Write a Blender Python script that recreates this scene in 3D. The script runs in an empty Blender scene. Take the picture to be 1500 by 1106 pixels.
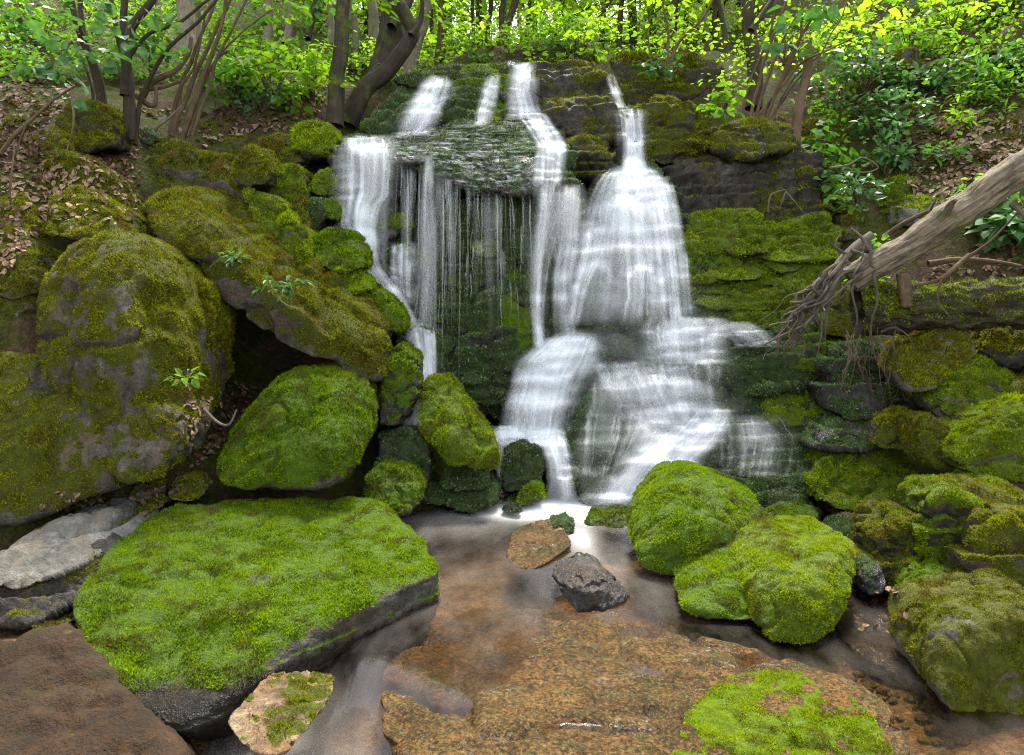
import bpy, bmesh, math
import numpy as np
from mathutils import Vector
from mathutils.bvhtree import BVHTree

RS = np.random.RandomState
R = math.radians
scene = bpy.context.scene
COL = scene.collection

# ------------------------------------------------------------------ camera
CAM = np.array([0.0, 0.0, 1.7]); PITCH = R(7.4); FPX = 1177.0
cp, sp = math.cos(PITCH), math.sin(PITCH)
def P(px, py, Y):
    """the world point at forward distance Y seen at photograph position px, py"""
    a = (px - 750.0) / FPX; b = -(py - 553.0) / FPX
    dy = cp + b * sp; dz = -sp + b * cp
    t = Y / dy
    return np.array([a * t, Y, CAM[2] + dz * t])
def ray(px, py):
    a = (px - 750.0) / FPX; b = -(py - 553.0) / FPX
    return Vector((a, cp + b * sp, -sp + b * cp)).normalized()
def PZ(px, py, z):
    d = ray(px, py); t = (z - CAM[2]) / d.z
    return CAM + np.array(d) * t

cam_d = bpy.data.cameras.new('camera'); cam = bpy.data.objects.new('camera', cam_d); COL.objects.link(cam)
cam.location = CAM; cam.rotation_euler = (R(90) - PITCH, 0, 0)
cam_d.sensor_width = 36; cam_d.lens = FPX / 1500 * 36; cam_d.clip_end = 400; cam_d.clip_start = 0.05
scene.camera = cam

# ------------------------------------------------------------------ noise
def _h(ix, iy, iz, seed):
    n = (ix * 374761393 + iy * 668265263 + iz * 2147483647 + seed * 144665) & 0xFFFFFFFF
    n = ((n ^ (n >> 13)) * 1274126177) & 0xFFFFFFFF
    n = ((n ^ (n >> 16)) * 2246822519) & 0xFFFFFFFF
    n = n ^ (n >> 15)
    return (n & 0xFFFFFF).astype(np.float64) / 0xFFFFFF
def vnoise(p, seed=0):
    f = np.floor(p); i = f.astype(np.int64); t = p - f
    t = t * t * t * (t * (t * 6 - 15) + 10)
    x, y, z = i[:, 0], i[:, 1], i[:, 2]; tx, ty, tz = t[:, 0], t[:, 1], t[:, 2]
    r = 0
    for dx in (0, 1):
        wx = tx if dx else 1 - tx
        for dy in (0, 1):
            wy = ty if dy else 1 - ty
            for dz in (0, 1):
                wz = tz if dz else 1 - tz
                r = r + wx * wy * wz * _h(x + dx, y + dy, z + dz, seed)
    return r * 2 - 1
def fbm(p, octs=4, seed=0, gain=0.5):
    a, s, r = 1.0, 0.0, 0.0
    q = np.asarray(p, float).copy()
    for o in range(octs):
        r = r + a * vnoise(q, seed + o * 17); s += a
        a *= gain; q = q * 2.03 + 7.1
    return r / s
def sstep(a, b, x):
    t = np.clip((x - a) / (b - a), 0, 1); return t * t * (3 - 2 * t)

# ------------------------------------------------------------------ mesh helpers
def mesh_obj(name, v, f, mat, parent=None, origin=None, smooth=True, attrs=None, uv=None):
    v = np.asarray(v, float); f = np.asarray(f, np.int32)
    if origin is None: origin = np.zeros(3)
    origin = np.asarray(origin, float)
    me = bpy.data.meshes.new(name)
    k = f.shape[1]; m = len(f)
    me.vertices.add(len(v)); me.vertices.foreach_set('co', (v - origin).astype(np.float32).ravel())
    me.loops.add(m * k); me.loops.foreach_set('vertex_index', f.ravel())
    me.polygons.add(m)
    me.polygons.foreach_set('loop_start', np.arange(0, m * k, k, dtype=np.int32))
    me.update(calc_edges=True)
    me.polygons.foreach_set('use_smooth', np.full(m, smooth))
    for n, val in (attrs or {}).items():
        a = me.attributes.new(n, 'FLOAT', 'POINT'); a.data.foreach_set('value', np.asarray(val, np.float32))
    if uv is not None:
        u = me.uv_layers.new(name='UVMap'); u.data.foreach_set('uv', np.asarray(uv, np.float32)[f.ravel()].ravel())
    me.materials.append(mat)
    o = bpy.data.objects.new(name, me); COL.objects.link(o)
    if parent is None: o.location = origin
    else:
        o.parent = parent
        po = np.array(parent.get('_w', (0, 0, 0)))
        o.location = origin - po
    o['_w'] = [float(x) for x in origin]
    return o
def empty(name, loc):
    o = bpy.data.objects.new(name, None); COL.objects.link(o); o.location = loc
    o.empty_display_size = 0.1
    o['_w'] = [float(x) for x in loc]
    return o
def tag(o, label=None, cat=None, group=None, kind=None):
    if label: o['label'] = label
    if cat: o['category'] = cat
    if group: o['group'] = group
    if kind: o['kind'] = kind
    return o
def cat_meshes(parts):
    V, F, n = [], [], 0
    for v, f in parts:
        V.append(v); F.append(np.asarray(f) + n); n += len(v)
    return np.concatenate(V), np.concatenate(F)

_ico = {}
def ico(sub):
    if sub not in _ico:
        bm = bmesh.new(); bmesh.ops.create_icosphere(bm, subdivisions=sub, radius=1)
        bm.verts.ensure_lookup_table()
        v = np.array([x.co[:] for x in bm.verts]); f = np.array([[q.index for q in x.verts] for x in bm.faces])
        bm.free(); _ico[sub] = (v / np.linalg.norm(v, axis=1)[:, None], f)
    return _ico[sub]
def vnormals(v, f):
    n = np.zeros_like(v)
    fn = np.cross(v[f[:, 1]] - v[f[:, 0]], v[f[:, 2]] - v[f[:, 0]])
    for k in range(3):
        for c in range(3):
            n[:, c] += np.bincount(f[:, k], fn[:, c], len(v))
    return n / (np.linalg.norm(n, axis=1)[:, None] + 1e-12)
def soft_hull(pts, sub, p, cuts=0, seed=0):
    bm = bmesh.new()
    for q in pts: bm.verts.new(q)
    r = bmesh.ops.convex_hull(bm, input=bm.verts)
    bmesh.ops.delete(bm, geom=[g for g in r['geom_interior'] if isinstance(g, bmesh.types.BMVert)], context='VERTS')
    bmesh.ops.recalc_face_normals(bm, faces=bm.faces)
    c = np.mean([v.co[:] for v in bm.verts], axis=0)
    ext = np.ptp(np.array([v.co[:] for v in bm.verts]), axis=0)
    pl = {}
    for fc in bm.faces:
        n = np.array(fc.normal[:]); d = float(np.dot(n, np.array(fc.verts[0].co[:]) - c))
        if d < 0: n, d = -n, -d
        if d < 1e-4: d = 1e-4
        pl[tuple(np.round(n, 1)) + (round(d / ext.max() * 2, 2),)] = (n, d)
    bm.free()
    N = np.array([a for a, b in pl.values()]); D = np.array([b for a, b in pl.values()])
    rc = RS(seed)
    for _ in range(cuts):      # broken facets on the front and top
        q = np.array([rc.normal(0, .8), -abs(rc.normal(0, .7)) - .15, rc.normal(.25, .7)]); q /= np.linalg.norm(q)
        N = np.vstack([N, q]); D = np.append(D, max(np.max((np.asarray(pts) - c) @ q) * rc.uniform(.76, .94), 1e-3))
    dv, f = ico(sub)
    e = np.clip(ext / ext.max(), 0.25, 1)
    d = dv * e; d /= np.linalg.norm(d, axis=1)[:, None]
    s = np.maximum(d @ N.T / D, 0)
    sm = s.max(1); r = 1.0 / (np.maximum(sm, 1e-3) * np.sum((s / np.maximum(sm, 1e-9)[:, None]) ** p, axis=1).clip(1) ** (1 / p)); r = np.minimum(r, 3 * ext.max())
    return c + d * r[:, None] * (1 + 0.35 / p), f, float(ext.mean())

# ------------------------------------------------------------------ materials
def new_mat(name):
    m = bpy.data.materials.new(name); m.use_nodes = True
    nt = m.node_tree; nt.nodes.clear()
    return m, nt, nt.nodes, nt.links
def nd(nt, t, **kw):
    n = nt.nodes.new(t)
    for k, v in kw.items():
        if k.startswith('i_'): n.inputs[k[2:].replace('_', ' ')].default_value = v
        else: setattr(n, k, v)
    return n
def noise(nt, vec, scale, detail=4, rough=0.55):
    n = nd(nt, 'ShaderNodeTexNoise'); n.inputs['Scale'].default_value = scale
    n.inputs['Detail'].default_value = detail; n.inputs['Roughness'].default_value = rough
    if vec is not None: nt.links.new(vec, n.inputs['Vector'])
    return n.outputs['Fac']
def ramp(nt, fac, stops):
    r = nd(nt, 'ShaderNodeValToRGB'); el = r.color_ramp.elements
    while len(el) < len(stops): el.new(0.5)
    for e, (p, c) in zip(el, stops):
        e.position = p; e.color = (c, c, c, 1) if not isinstance(c, tuple) else (*c, 1)
    nt.links.new(fac, r.inputs['Fac']); return r.outputs['Color']
def mixc(nt, fac, a, b, mode='MIX'):
    m = nd(nt, 'ShaderNodeMix', data_type='RGBA', blend_type=mode)
    def put(sock, v):
        if hasattr(v, 'links') or hasattr(v, 'is_linked'): nt.links.new(v, sock)
        elif isinstance(v, tuple): sock.default_value = (*v, 1)
        else: sock.default_value = v
    put(m.inputs['Factor'], fac); put(m.inputs['A'], a); put(m.inputs['B'], b)
    return m.outputs['Result']
def mth(nt, op, a, b=None, c=None, clamp=False):
    m = nd(nt, 'ShaderNodeMath', operation=op, use_clamp=clamp)
    for s, v in zip(m.inputs, (a, b, c)):
        if v is None: continue
        if hasattr(v, 'is_linked'): nt.links.new(v, s)
        else: s.default_value = v
    return m.outputs[0]
def geo_pos(nt): return nd(nt, 'ShaderNodeNewGeometry').outputs['Position']
def mapping(nt, vec, scale, rot=(0, 0, 0)):
    m = nd(nt, 'ShaderNodeMapping'); m.inputs['Scale'].default_value = scale; m.inputs['Rotation'].default_value = rot
    nt.links.new(vec, m.inputs['Vector']); return m.outputs['Vector']
def bump(nt, h, strength, dist, normal=None):
    b = nd(nt, 'ShaderNodeBump'); b.inputs['Strength'].default_value = strength; b.inputs['Distance'].default_value = dist
    nt.links.new(h, b.inputs['Height'])
    if normal is not None: nt.links.new(normal, b.inputs['Normal'])
    return b.outputs['Normal']
def finish(nt, shader):
    o = nd(nt, 'ShaderNodeOutputMaterial'); nt.links.new(shader, o.inputs['Surface'])

MOSS_COL = {   # dark, mid, bright, dry
    'bright': ((0.026, 0.044, 0.003), (0.125, 0.185, 0.002), (0.29, 0.36, 0.004), (0.105, 0.085, 0.016)),
    'green':  ((0.022, 0.040, 0.002), (0.095, 0.165, 0.002), (0.215, 0.315, 0.003), (0.080, 0.068, 0.014)),
    'olive':  ((0.026, 0.028, 0.004), (0.105, 0.118, 0.004), (0.25, 0.26, 0.006), (0.115, 0.072, 0.014)),
    'wet':    ((0.014, 0.024, 0.006), (0.050, 0.092, 0.018), (0.13, 0.20, 0.050), (0.07, 0.065, 0.034)),
}
def moss_mat(kind):
    m, nt, N, L = new_mat('moss_' + kind)
    d, mi, b, dry = MOSS_COL[kind]
    pos = geo_pos(nt)
    big = noise(nt, pos, 3.2, 4, 0.6); mid = noise(nt, pos, 14, 3, 0.6); fine = noise(nt, pos, 95, 2, 0.7)
    f = mth(nt, 'ADD', mth(nt, 'MULTIPLY', big, 0.55), mth(nt, 'MULTIPLY', mid, 0.45))
    rn = nd(nt, 'ShaderNodeAttribute', attribute_name='rnd').outputs['Fac']; orn = nd(nt, 'ShaderNodeObjectInfo').outputs['Random']
    f = mth(nt, 'ADD', f, mth(nt, 'MULTIPLY', mth(nt, 'SUBTRACT', orn, 0.5), 0.14))
    f = mth(nt, 'ADD', f, mth(nt, 'MULTIPLY', mth(nt, 'SUBTRACT', fine, 0.5), 0.4))
    f = mth(nt, 'ADD', f, mth(nt, 'MULTIPLY', mth(nt, 'SUBTRACT', rn, 0.5), 0.30))
    c = ramp(nt, f, [(0.26, d), (0.44, mi), (0.68, b)])
    dm = ramp(nt, noise(nt, mapping(nt, pos, (1, 1, 1), (1, 2, 3)), 5.5, 5, 0.65), [(0.50, 0.0), (0.62, 0.85)])
    c = mixc(nt, dm, c, dry)
    if kind == 'wet': c = mixc(nt, ramp(nt, rn, [(0.92, 0.0), (0.95, 0.55)]), c, (0.42, 0.46, 0.38))  # highlights of water droplets, painted as pale flecks into the moss colour
    p = nd(nt, 'ShaderNodeBsdfPrincipled'); L.new(c, p.inputs['Base Color'])
    p.inputs['Roughness'].default_value = 0.32 if kind == 'wet' else 0.75
    p.inputs['Specular IOR Level'].default_value = 0.35 if kind == 'wet' else 0.08
    t = nd(nt, 'ShaderNodeBsdfTranslucent'); L.new(c, t.inputs['Color'])
    mx = nd(nt, 'ShaderNodeMixShader'); mx.inputs[0].default_value = 0.3
    L.new(p.outputs[0], mx.inputs[1]); L.new(t.outputs[0], mx.inputs[2]); finish(nt, mx.outputs[0])
    return m
ROCK_COL = {  # dark, mid, light, rust, rough
    'grey':  ((0.026, 0.022, 0.016), (0.075, 0.066, 0.048), (0.17, 0.155, 0.125), (0.12, 0.075, 0.04), 0.8),
    'pale':  ((0.09, 0.085, 0.07), (0.16, 0.15, 0.125), (0.29, 0.275, 0.24), (0.20, 0.14, 0.08), 0.85),
    'wet':   ((0.010, 0.009, 0.008), (0.032, 0.029, 0.025), (0.09, 0.085, 0.08), (0.05, 0.028, 0.014), 0.22),
    'dark':  ((0.012, 0.010, 0.008), (0.040, 0.035, 0.026), (0.11, 0.10, 0.08), (0.06, 0.038, 0.018), 0.55),
    'brown': ((0.013, 0.008, 0.004), (0.062, 0.034, 0.012), (0.165, 0.095, 0.03), (0.125, 0.052, 0.011), 0.16),
    'tan':   ((0.05, 0.03, 0.015), (0.16, 0.105, 0.055), (0.33, 0.26, 0.17), (0.21, 0.09, 0.025), 0.45),
    'sand':  ((0.012, 0.007, 0.003), (0.034, 0.018, 0.008), (0.065, 0.036, 0.015), (0.022, 0.02, 0.006), 0.75),
}
def rock_mat(kind, moss):
    m, nt, N, L = new_mat('rock_%s_%s' % (kind, moss))
    d, mi, b, ru, rough = ROCK_COL[kind]
    pos = geo_pos(nt)
    n1 = noise(nt, pos, 2.6, 6, 0.62); n2 = noise(nt, pos, 17, 6, 0.7); n3 = noise(nt, pos, 70, 4, 0.7)
    f = mth(nt, 'ADD', mth(nt, 'MULTIPLY', n1, 0.5), mth(nt, 'MULTIPLY', n2, 0.5))
    c = ramp(nt, f, [(0.36, d), (0.5, mi), (0.66, b)])
    c = mixc(nt, ramp(nt, noise(nt, mapping(nt, pos, (1, 1, 1), (2, 1, 0)), 4.0, 6, 0.7), [(0.5, 0.0), (0.68, 0.8)]), c, ru)
    if kind == 'brown':
        sv = mapping(nt, pos, (1.4, 5.0, 3), (0, 0, R(35)))
        c = mixc(nt, ramp(nt, noise(nt, sv, 5, 6, 0.7), [(0.50, 0.0), (0.64, 0.85)]), c, (0.045, 0.05, 0.016))
        c = mixc(nt, ramp(nt, n3, [(0.52, 0.0), (0.70, 0.8)]), c, (0.17, 0.10, 0.035))
        c = mixc(nt, ramp(nt, noise(nt, pos, 55, 5, 0.75), [(0.50, 0.0), (0.58, 0.9)]), c, (0.018, 0.015, 0.008))
    c = mixc(nt, mth(nt, 'MULTIPLY', ramp(nt, n3, [(0.35, 1.0), (0.55, 0.0)]), 0.6), c, d)
    at = nd(nt, 'ShaderNodeAttribute', attribute_name='moss').outputs['Fac']
    md, mm, mb, mdry = MOSS_COL[moss]
    mc = ramp(nt, mth(nt, 'ADD', mth(nt, 'MULTIPLY', n2, 0.5), mth(nt, 'MULTIPLY', n3, 0.5)), [(0.38, md), (0.66, tuple(x * .7 for x in mm))])
    mk = mth(nt, 'ADD', at, mth(nt, 'MULTIPLY', mth(nt, 'SUBTRACT', n2, 0.5), 0.9), clamp=True)
    mk = ramp(nt, mk, [(0.3, 0.0), (0.55, 1.0)])
    # the wet band just above the pool's water line
    sz = nd(nt, 'ShaderNodeSeparateXYZ'); L.new(pos, sz.inputs[0])
    wl = nd(nt, 'ShaderNodeMapRange', interpolation_type='SMOOTHSTEP'); wl.inputs['From Min'].default_value = -0.01; wl.inputs['From Max'].default_value = 0.035
    L.new(mth(nt, 'ADD', sz.outputs['Z'], mth(nt, 'MULTIPLY', mth(nt, 'SUBTRACT', n2, 0.5), 0.09)), wl.inputs['Value'])
    wl.inputs['To Min'].default_value = 0.0 if kind not in ('brown', 'sand', 'tan', 'grey') else 1.0
    c = mixc(nt, mth(nt, 'MULTIPLY', mk, wl.outputs[0]), c, mc)
    c = mixc(nt, wl.outputs[0], mixc(nt, 1.0, c, (0.4, 0.38, 0.36), 'MULTIPLY'), c)
    p = nd(nt, 'ShaderNodeBsdfPrincipled'); L.new(c, p.inputs['Base Color'])
    rr = ramp(nt, n2, [(0.35, max(0.08, rough - 0.12)), (0.65, min(1, rough + 0.2))])
    p.inputs['Specular IOR Level'].default_value = (0.2 if kind == 'brown' else 0.35) if rough < 0.4 else 0.15
    if kind in ('brown', 'wet'):   # films of water lying in the grain
        film = ramp(nt, noise(nt, mapping(nt, pos, (2.2, 6, 4), (0, 0, R(35))), 2.2, 6, 0.7), [(0.60, 0.0), (0.67, 1.0)])
        rr = mixc(nt, film, rr, (0.06, 0.06, 0.06))
        L.new(mth(nt, 'ADD', 0.06 if kind == 'brown' else 0.2, mth(nt, 'MULTIPLY', film, 0.5)), p.inputs['Specular IOR Level'])
    L.new(mixc(nt, wl.outputs[0], (0.15, 0.15, 0.15), mixc(nt, mk, rr, (0.8, 0.8, 0.8))), p.inputs['Roughness'])
    h = mth(nt, 'ADD', mth(nt, 'MULTIPLY', n2, 1.0), mth(nt, 'MULTIPLY', n3, 0.45))
    L.new(bump(nt, h, 0.7 if kind == 'brown' else 0.9, 0.03), p.inputs['Normal']); finish(nt, p.outputs[0])
    return m
_M = {}
def MOSS(k):
    if ('m', k) not in _M: _M['m', k] = moss_mat(k)
    return _M['m', k]
def ROCK(k, ms):
    if ('r', k, ms) not in _M: _M['r', k, ms] = rock_mat(k, ms)
    return _M['r', k, ms]
def leaf_mat(name, cols, trans=0.45, rough=0.62, stops=(0.34, 0.5, 0.66), fs=22):
    m, nt, N, L = new_mat(name)
    pos = geo_pos(nt)
    f = mth(nt, 'ADD', mth(nt, 'MULTIPLY', noise(nt, pos, 1.1, 2), 0.6), mth(nt, 'MULTIPLY', noise(nt, pos, fs, 1), 0.4))
    c = ramp(nt, f, list(zip(stops, cols)))
    p = nd(nt, 'ShaderNodeBsdfPrincipled'); L.new(c, p.inputs['Base Color']); p.inputs['Roughness'].default_value = rough
    p.inputs['Specular IOR Level'].default_value = 0.2
    t = nd(nt, 'ShaderNodeBsdfTranslucent')
    L.new(mixc(nt, 1.0, c, (1.1, 1.3, 0.5), 'MULTIPLY'), t.inputs['Color'])
    mx = nd(nt, 'ShaderNodeMixShader'); mx.inputs[0].default_value = trans
    L.new(p.outputs[0], mx.inputs[1]); L.new(t.outputs[0], mx.inputs[2]); finish(nt, mx.outputs[0])
    return m
LEAF = {
    'green': leaf_mat('leaf_green', ((0.030, 0.085, 0.012), (0.060, 0.150, 0.020), (0.115, 0.235, 0.035))),
    'cool':  leaf_mat('leaf_cool', ((0.035, 0.095, 0.028), (0.070, 0.155, 0.050), (0.130, 0.230, 0.085)), 0.35, 0.4),
    'lime':  leaf_mat('leaf_lime', ((0.15, 0.25, 0.014), (0.27, 0.39, 0.022), (0.37, 0.48, 0.06)), 0.64),
    'mid':   leaf_mat('leaf_mid', ((0.06, 0.135, 0.012), (0.13, 0.24, 0.018), (0.24, 0.35, 0.03)), 0.55),
    'dead':  leaf_mat('leaf_dead', ((0.040, 0.020, 0.010), (0.11, 0.062, 0.034), (0.27, 0.185, 0.115)), 0.12, 0.7, (0.42, 0.5, 0.59), 33),
}
def bark_mat(name, a, b, mossy=0.0, stretch=(9, 9, 1.6)):
    m, nt, N, L = new_mat(name)
    tc = nd(nt, 'ShaderNodeTexCoord').outputs['UV']; pos = geo_pos(nt)
    v = mapping(nt, tc, (95, 4, 1)); n1 = noise(nt, v, 1.0, 5, 0.65); n2 = noise(nt, pos, 9, 5, 0.65); n3 = noise(nt, pos, 60, 3, .7)
    f = mth(nt, 'ADD', mth(nt, 'MULTIPLY', n1, 0.6), mth(nt, 'MULTIPLY', n2, 0.4))
    c = ramp(nt, f, [(0.36, a), (0.64, b)])
    if mossy:
        c = mixc(nt, ramp(nt, noise(nt, pos, 3.5, 5, 0.65), [(0.62 - mossy * 0.25, 0.0), (0.72 - mossy * 0.2, 0.9)]), c,
                 mixc(nt, n3, (0.03, 0.05, 0.006), (0.12, 0.14, 0.012)))
    p = nd(nt, 'ShaderNodeBsdfPrincipled'); L.new(c, p.inputs['Base Color']); p.inputs['Roughness'].default_value = 0.85
    p.inputs['Specular IOR Level'].default_value = 0.2
    L.new(bump(nt, mth(nt, 'ADD', n1, mth(nt, 'MULTIPLY', n3, 0.3)), 0.9, 0.02), p.inputs['Normal']); finish(nt, p.outputs[0])
    return m
BARK = {
    'dark': bark_mat('bark_dark', (0.018, 0.013, 0.008), (0.085, 0.065, 0.042), 0.15),
    'mossy': bark_mat('bark_mossy', (0.014, 0.011, 0.007), (0.065, 0.050, 0.034), 0.38),
    'brown': bark_mat('bark_brown', (0.06, 0.038, 0.02), (0.20, 0.135, 0.08)),
    'pale': bark_mat('bark_pale', (0.10, 0.08, 0.055), (0.27, 0.225, 0.165), 0.1),
    'log': bark_mat('wood_weathered', (0.03, 0.022, 0.014), (0.27, 0.215, 0.145), 0.1),
    'grey': bark_mat('wood_grey', (0.03, 0.024, 0.018), (0.24, 0.195, 0.15)),
}

# ------------------------------------------------------------------ terrain
TP = [(0,760,4.5),(280,745,5.0),(330,610,5.8),(360,540,6.6),(20,420,5.3),(20,300,6.0),(100,260,6.5),(60,150,7.6),(200,195,7.7),(330,185,8.2),
      (460,185,8.3),(450,120,10.5),(300,100,11),(100,60,11),(50,0,13.5),(300,20,15),(500,60,13.5),(600,130,10.2),(560,160,9.2),
      (700,100,9.6),(850,100,9.6),(780,97,11),(640,97,11),(920,97,11),(700,86,13),(850,86,13),(1000,90,11),(700,80,22),(850,80,22),(1000,76,18),
      (520,300,8.0),(600,400,8.3),(800,400,8.6),(950,400,8.5),(700,640,7.2),(900,640,7.2),(560,640,6.2),
      (1100,330,8.4),(1100,560,7.4),(1250,590,6.2),(1200,720,5.9),(1300,770,5.0),(1400,660,5.6),(1480,570,6.2),(1480,490,6.5),
      (1450,410,6.8),(1330,400,7.1),(1480,340,7.0),(1400,270,7.7),(1480,190,8.2),(1300,210,8.6),(1200,250,8.6),(1200,150,9.3),
      (1100,145,9.3),(1300,100,9.8),(1450,60,9.8),(1200,60,11.5),(1100,70,13),(1450,-100,12),(1200,-40,16),
      (1480,770,4.6),(-250,300,6.0),(-250,800,4.2),(-300,60,9.5),(1750,500,6.3),(1750,200,8),(1750,800,4.4)]
tp = [P(*q) for q in TP]
tp += [np.array(q) for q in [(-0.2,2.8,-.45),(-0.6,2.6,-.5),(0.3,3.3,-.3),(0.9,3.2,-.25),(1.5,3.0,-.16),(1.4,3.7,-.12),(0.4,4.2,-.22),(0,4.9,-.22),(0.5,5.4,-.2),
       (-0.6,5.2,-.2),(0.9,5.6,-.15),(1.3,4.6,-.15),(1.7,4.3,-.1),(2.0,3.6,-.05),(2.1,2.8,0),(-0.8,4.3,-.2),(-1.2,3.2,-.3),(-1.7,2.6,-.12),(-2.0,3.4,-.02),
       (0,0,-.6),(3,0,.2),(-3,0,.3),(0,-4,-.8),(-6,-4,1.5),(6,-4,1.5),(-6,2,2.0),(6,2,2.2),
       (-14,12,10),(14,12,10.5),(-14,25,15),(14,25,15.5),(0,40,9.5),(-14,40,20),(14,40,20),(-6,40,13),(6,40,14),(-14,2,7),(14,2,7),
       (0,60,13),(-25,60,30),(25,60,30),(-28,15,20),(28,15,21),(-28,0,15),(28,0,15)]]
tp = np.array(tp)
def _phi(r): return r * r * np.log(np.maximum(r, 1e-6))
_A = _phi(np.linalg.norm(tp[:, None, :2] - tp[None, :, :2], axis=2)); _n = len(tp)
_K = np.zeros((_n + 3, _n + 3)); _K[:_n, :_n] = _A + np.eye(_n) * 0.02
_K[:_n, _n] = 1; _K[:_n, _n+1:] = tp[:, :2]; _K[_n, :_n] = 1; _K[_n+1:, :_n] = tp[:, :2].T
_w = np.linalg.solve(_K, np.concatenate([tp[:, 2], np.zeros(3)]))
def terrain_z(xy):
    out = np.empty(len(xy))
    for s in range(0, len(xy), 20000):
        q = xy[s:s+20000]
        out[s:s+20000] = _phi(np.linalg.norm(q[:, None] - tp[None, :, :2], axis=2)) @ _w[:_n] + _w[_n] + q @ _w[_n+1:]
    return out
def axis(segs):
    a = [segs[0][0]]
    for lo, hi, st in segs: a += list(np.arange(lo + st, hi + 1e-6, st))
    return np.array(a)
gx = axis([(-28, -8, 0.7), (-8, 8, 0.07), (8, 28, 0.7)]); gy = axis([(-4, 1.5, 0.5), (1.5, 12, 0.07), (12, 25, 0.3), (25, 60, 1.2)])
X, Yg = np.meshgrid(gx, gy); xy = np.stack([X.ravel(), Yg.ravel()], 1)
z = terrain_z(xy)
p3 = np.column_stack([xy, np.zeros(len(xy))])
hill = sstep(0.1, 1.0, z)
z += hill * (0.16 * fbm(p3 * 1.3, 5, 3) + 0.05 * fbm(p3 * 6, 3, 8)) + (1 - hill) * 0.03 * fbm(p3 * 5, 3, 5)
tv = np.column_stack([xy, z]); nx, ny = len(gx), len(gy)
ii = np.arange(nx * ny).reshape(ny, nx)
tf = np.stack([ii[:-1, :-1], ii[:-1, 1:], ii[1:, 1:], ii[1:, :-1]], -1).reshape(-1, 4)
def ground_mat():
    m, nt, N, L = new_mat('forest_soil')
    pos = geo_pos(nt)
    n1 = noise(nt, pos, 1.6, 5, .6); n2 = noise(nt, pos, 22, 5, .7); n3 = noise(nt, pos, 80, 3, .7)
    soil = ramp(nt, mth(nt, 'ADD', mth(nt, 'MULTIPLY', n1, .4), mth(nt, 'MULTIPLY', n2, .6)), [(.36, (0.022, 0.014, 0.009)), (.52, (0.07, 0.043, 0.025)), (.66, (0.16, 0.105, 0.066))])
    mossy = ramp(nt, mth(nt, 'ADD', mth(nt, 'MULTIPLY', n2, .5), mth(nt, 'MULTIPLY', n3, .5)), [(.36, (0.015, 0.022, 0.005)), (.62, (0.075, 0.088, 0.010))])
    c = mixc(nt, ramp(nt, noise(nt, mapping(nt, pos, (1, 1, 1), (1, 0, 2)), 2.3, 5, .65), [(.40, 0.0), (.52, .92)]), soil, mossy)
    sz = nd(nt, 'ShaderNodeSeparateXYZ'); L.new(pos, sz.inputs[0])
    bed = ramp(nt, mth(nt, 'ADD', mth(nt, 'MULTIPLY', noise(nt, pos, 7, 5, .7), .5), mth(nt, 'MULTIPLY', noise(nt, pos, 45, 3, .7), .5)), [(.36, (0.03, 0.018, 0.008)), (.5, (0.12, 0.07, 0.032)), (.66, (0.27, 0.175, 0.09))])
    mr = nd(nt, 'ShaderNodeMapRange'); mr.inputs['From Min'].default_value = -0.02; mr.inputs['From Max'].default_value = 0.10
    L.new(sz.outputs['Z'], mr.inputs['Value'])
    c = mixc(nt, mr.outputs[0], bed, c)
    p = nd(nt, 'ShaderNodeBsdfPrincipled'); L.new(c, p.inputs['Base Color'])
    p.inputs['Roughness'].default_value = .85; p.inputs['Specular IOR Level'].default_value = 0.08
    L.new(bump(nt, mth(nt, 'ADD', n2, mth(nt, 'MULTIPLY', n3, .5)), 1, .05), p.inputs['Normal']); finish(nt, p.outputs[0])
    return m
ter = mesh_obj('ground', tv, tf, ground_mat()); tag(ter, kind='structure')
tbvh = BVHTree.FromPolygons([Vector(q) for q in tv], tf.tolist())
def ground(px, py):
    h = tbvh.ray_cast(Vector(CAM), ray(px, py), 80)
    return np.array(h[0]) if h[0] is not None else None
def ground_xy(x, y):
    h = tbvh.ray_cast(Vector((x, y, 60)), Vector((0, 0, -1)), 100)
    return np.array(h[0]) if h[0] is not None else np.array([x, y, 0.])
def ground_n(x, y):
    h = tbvh.ray_cast(Vector((x, y, 60)), Vector((0, 0, -1)), 100)
    n = np.array(h[1]) if h[0] is not None else np.array([0, 0, 1.]); return n if n[2] > 0 else -n

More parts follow.
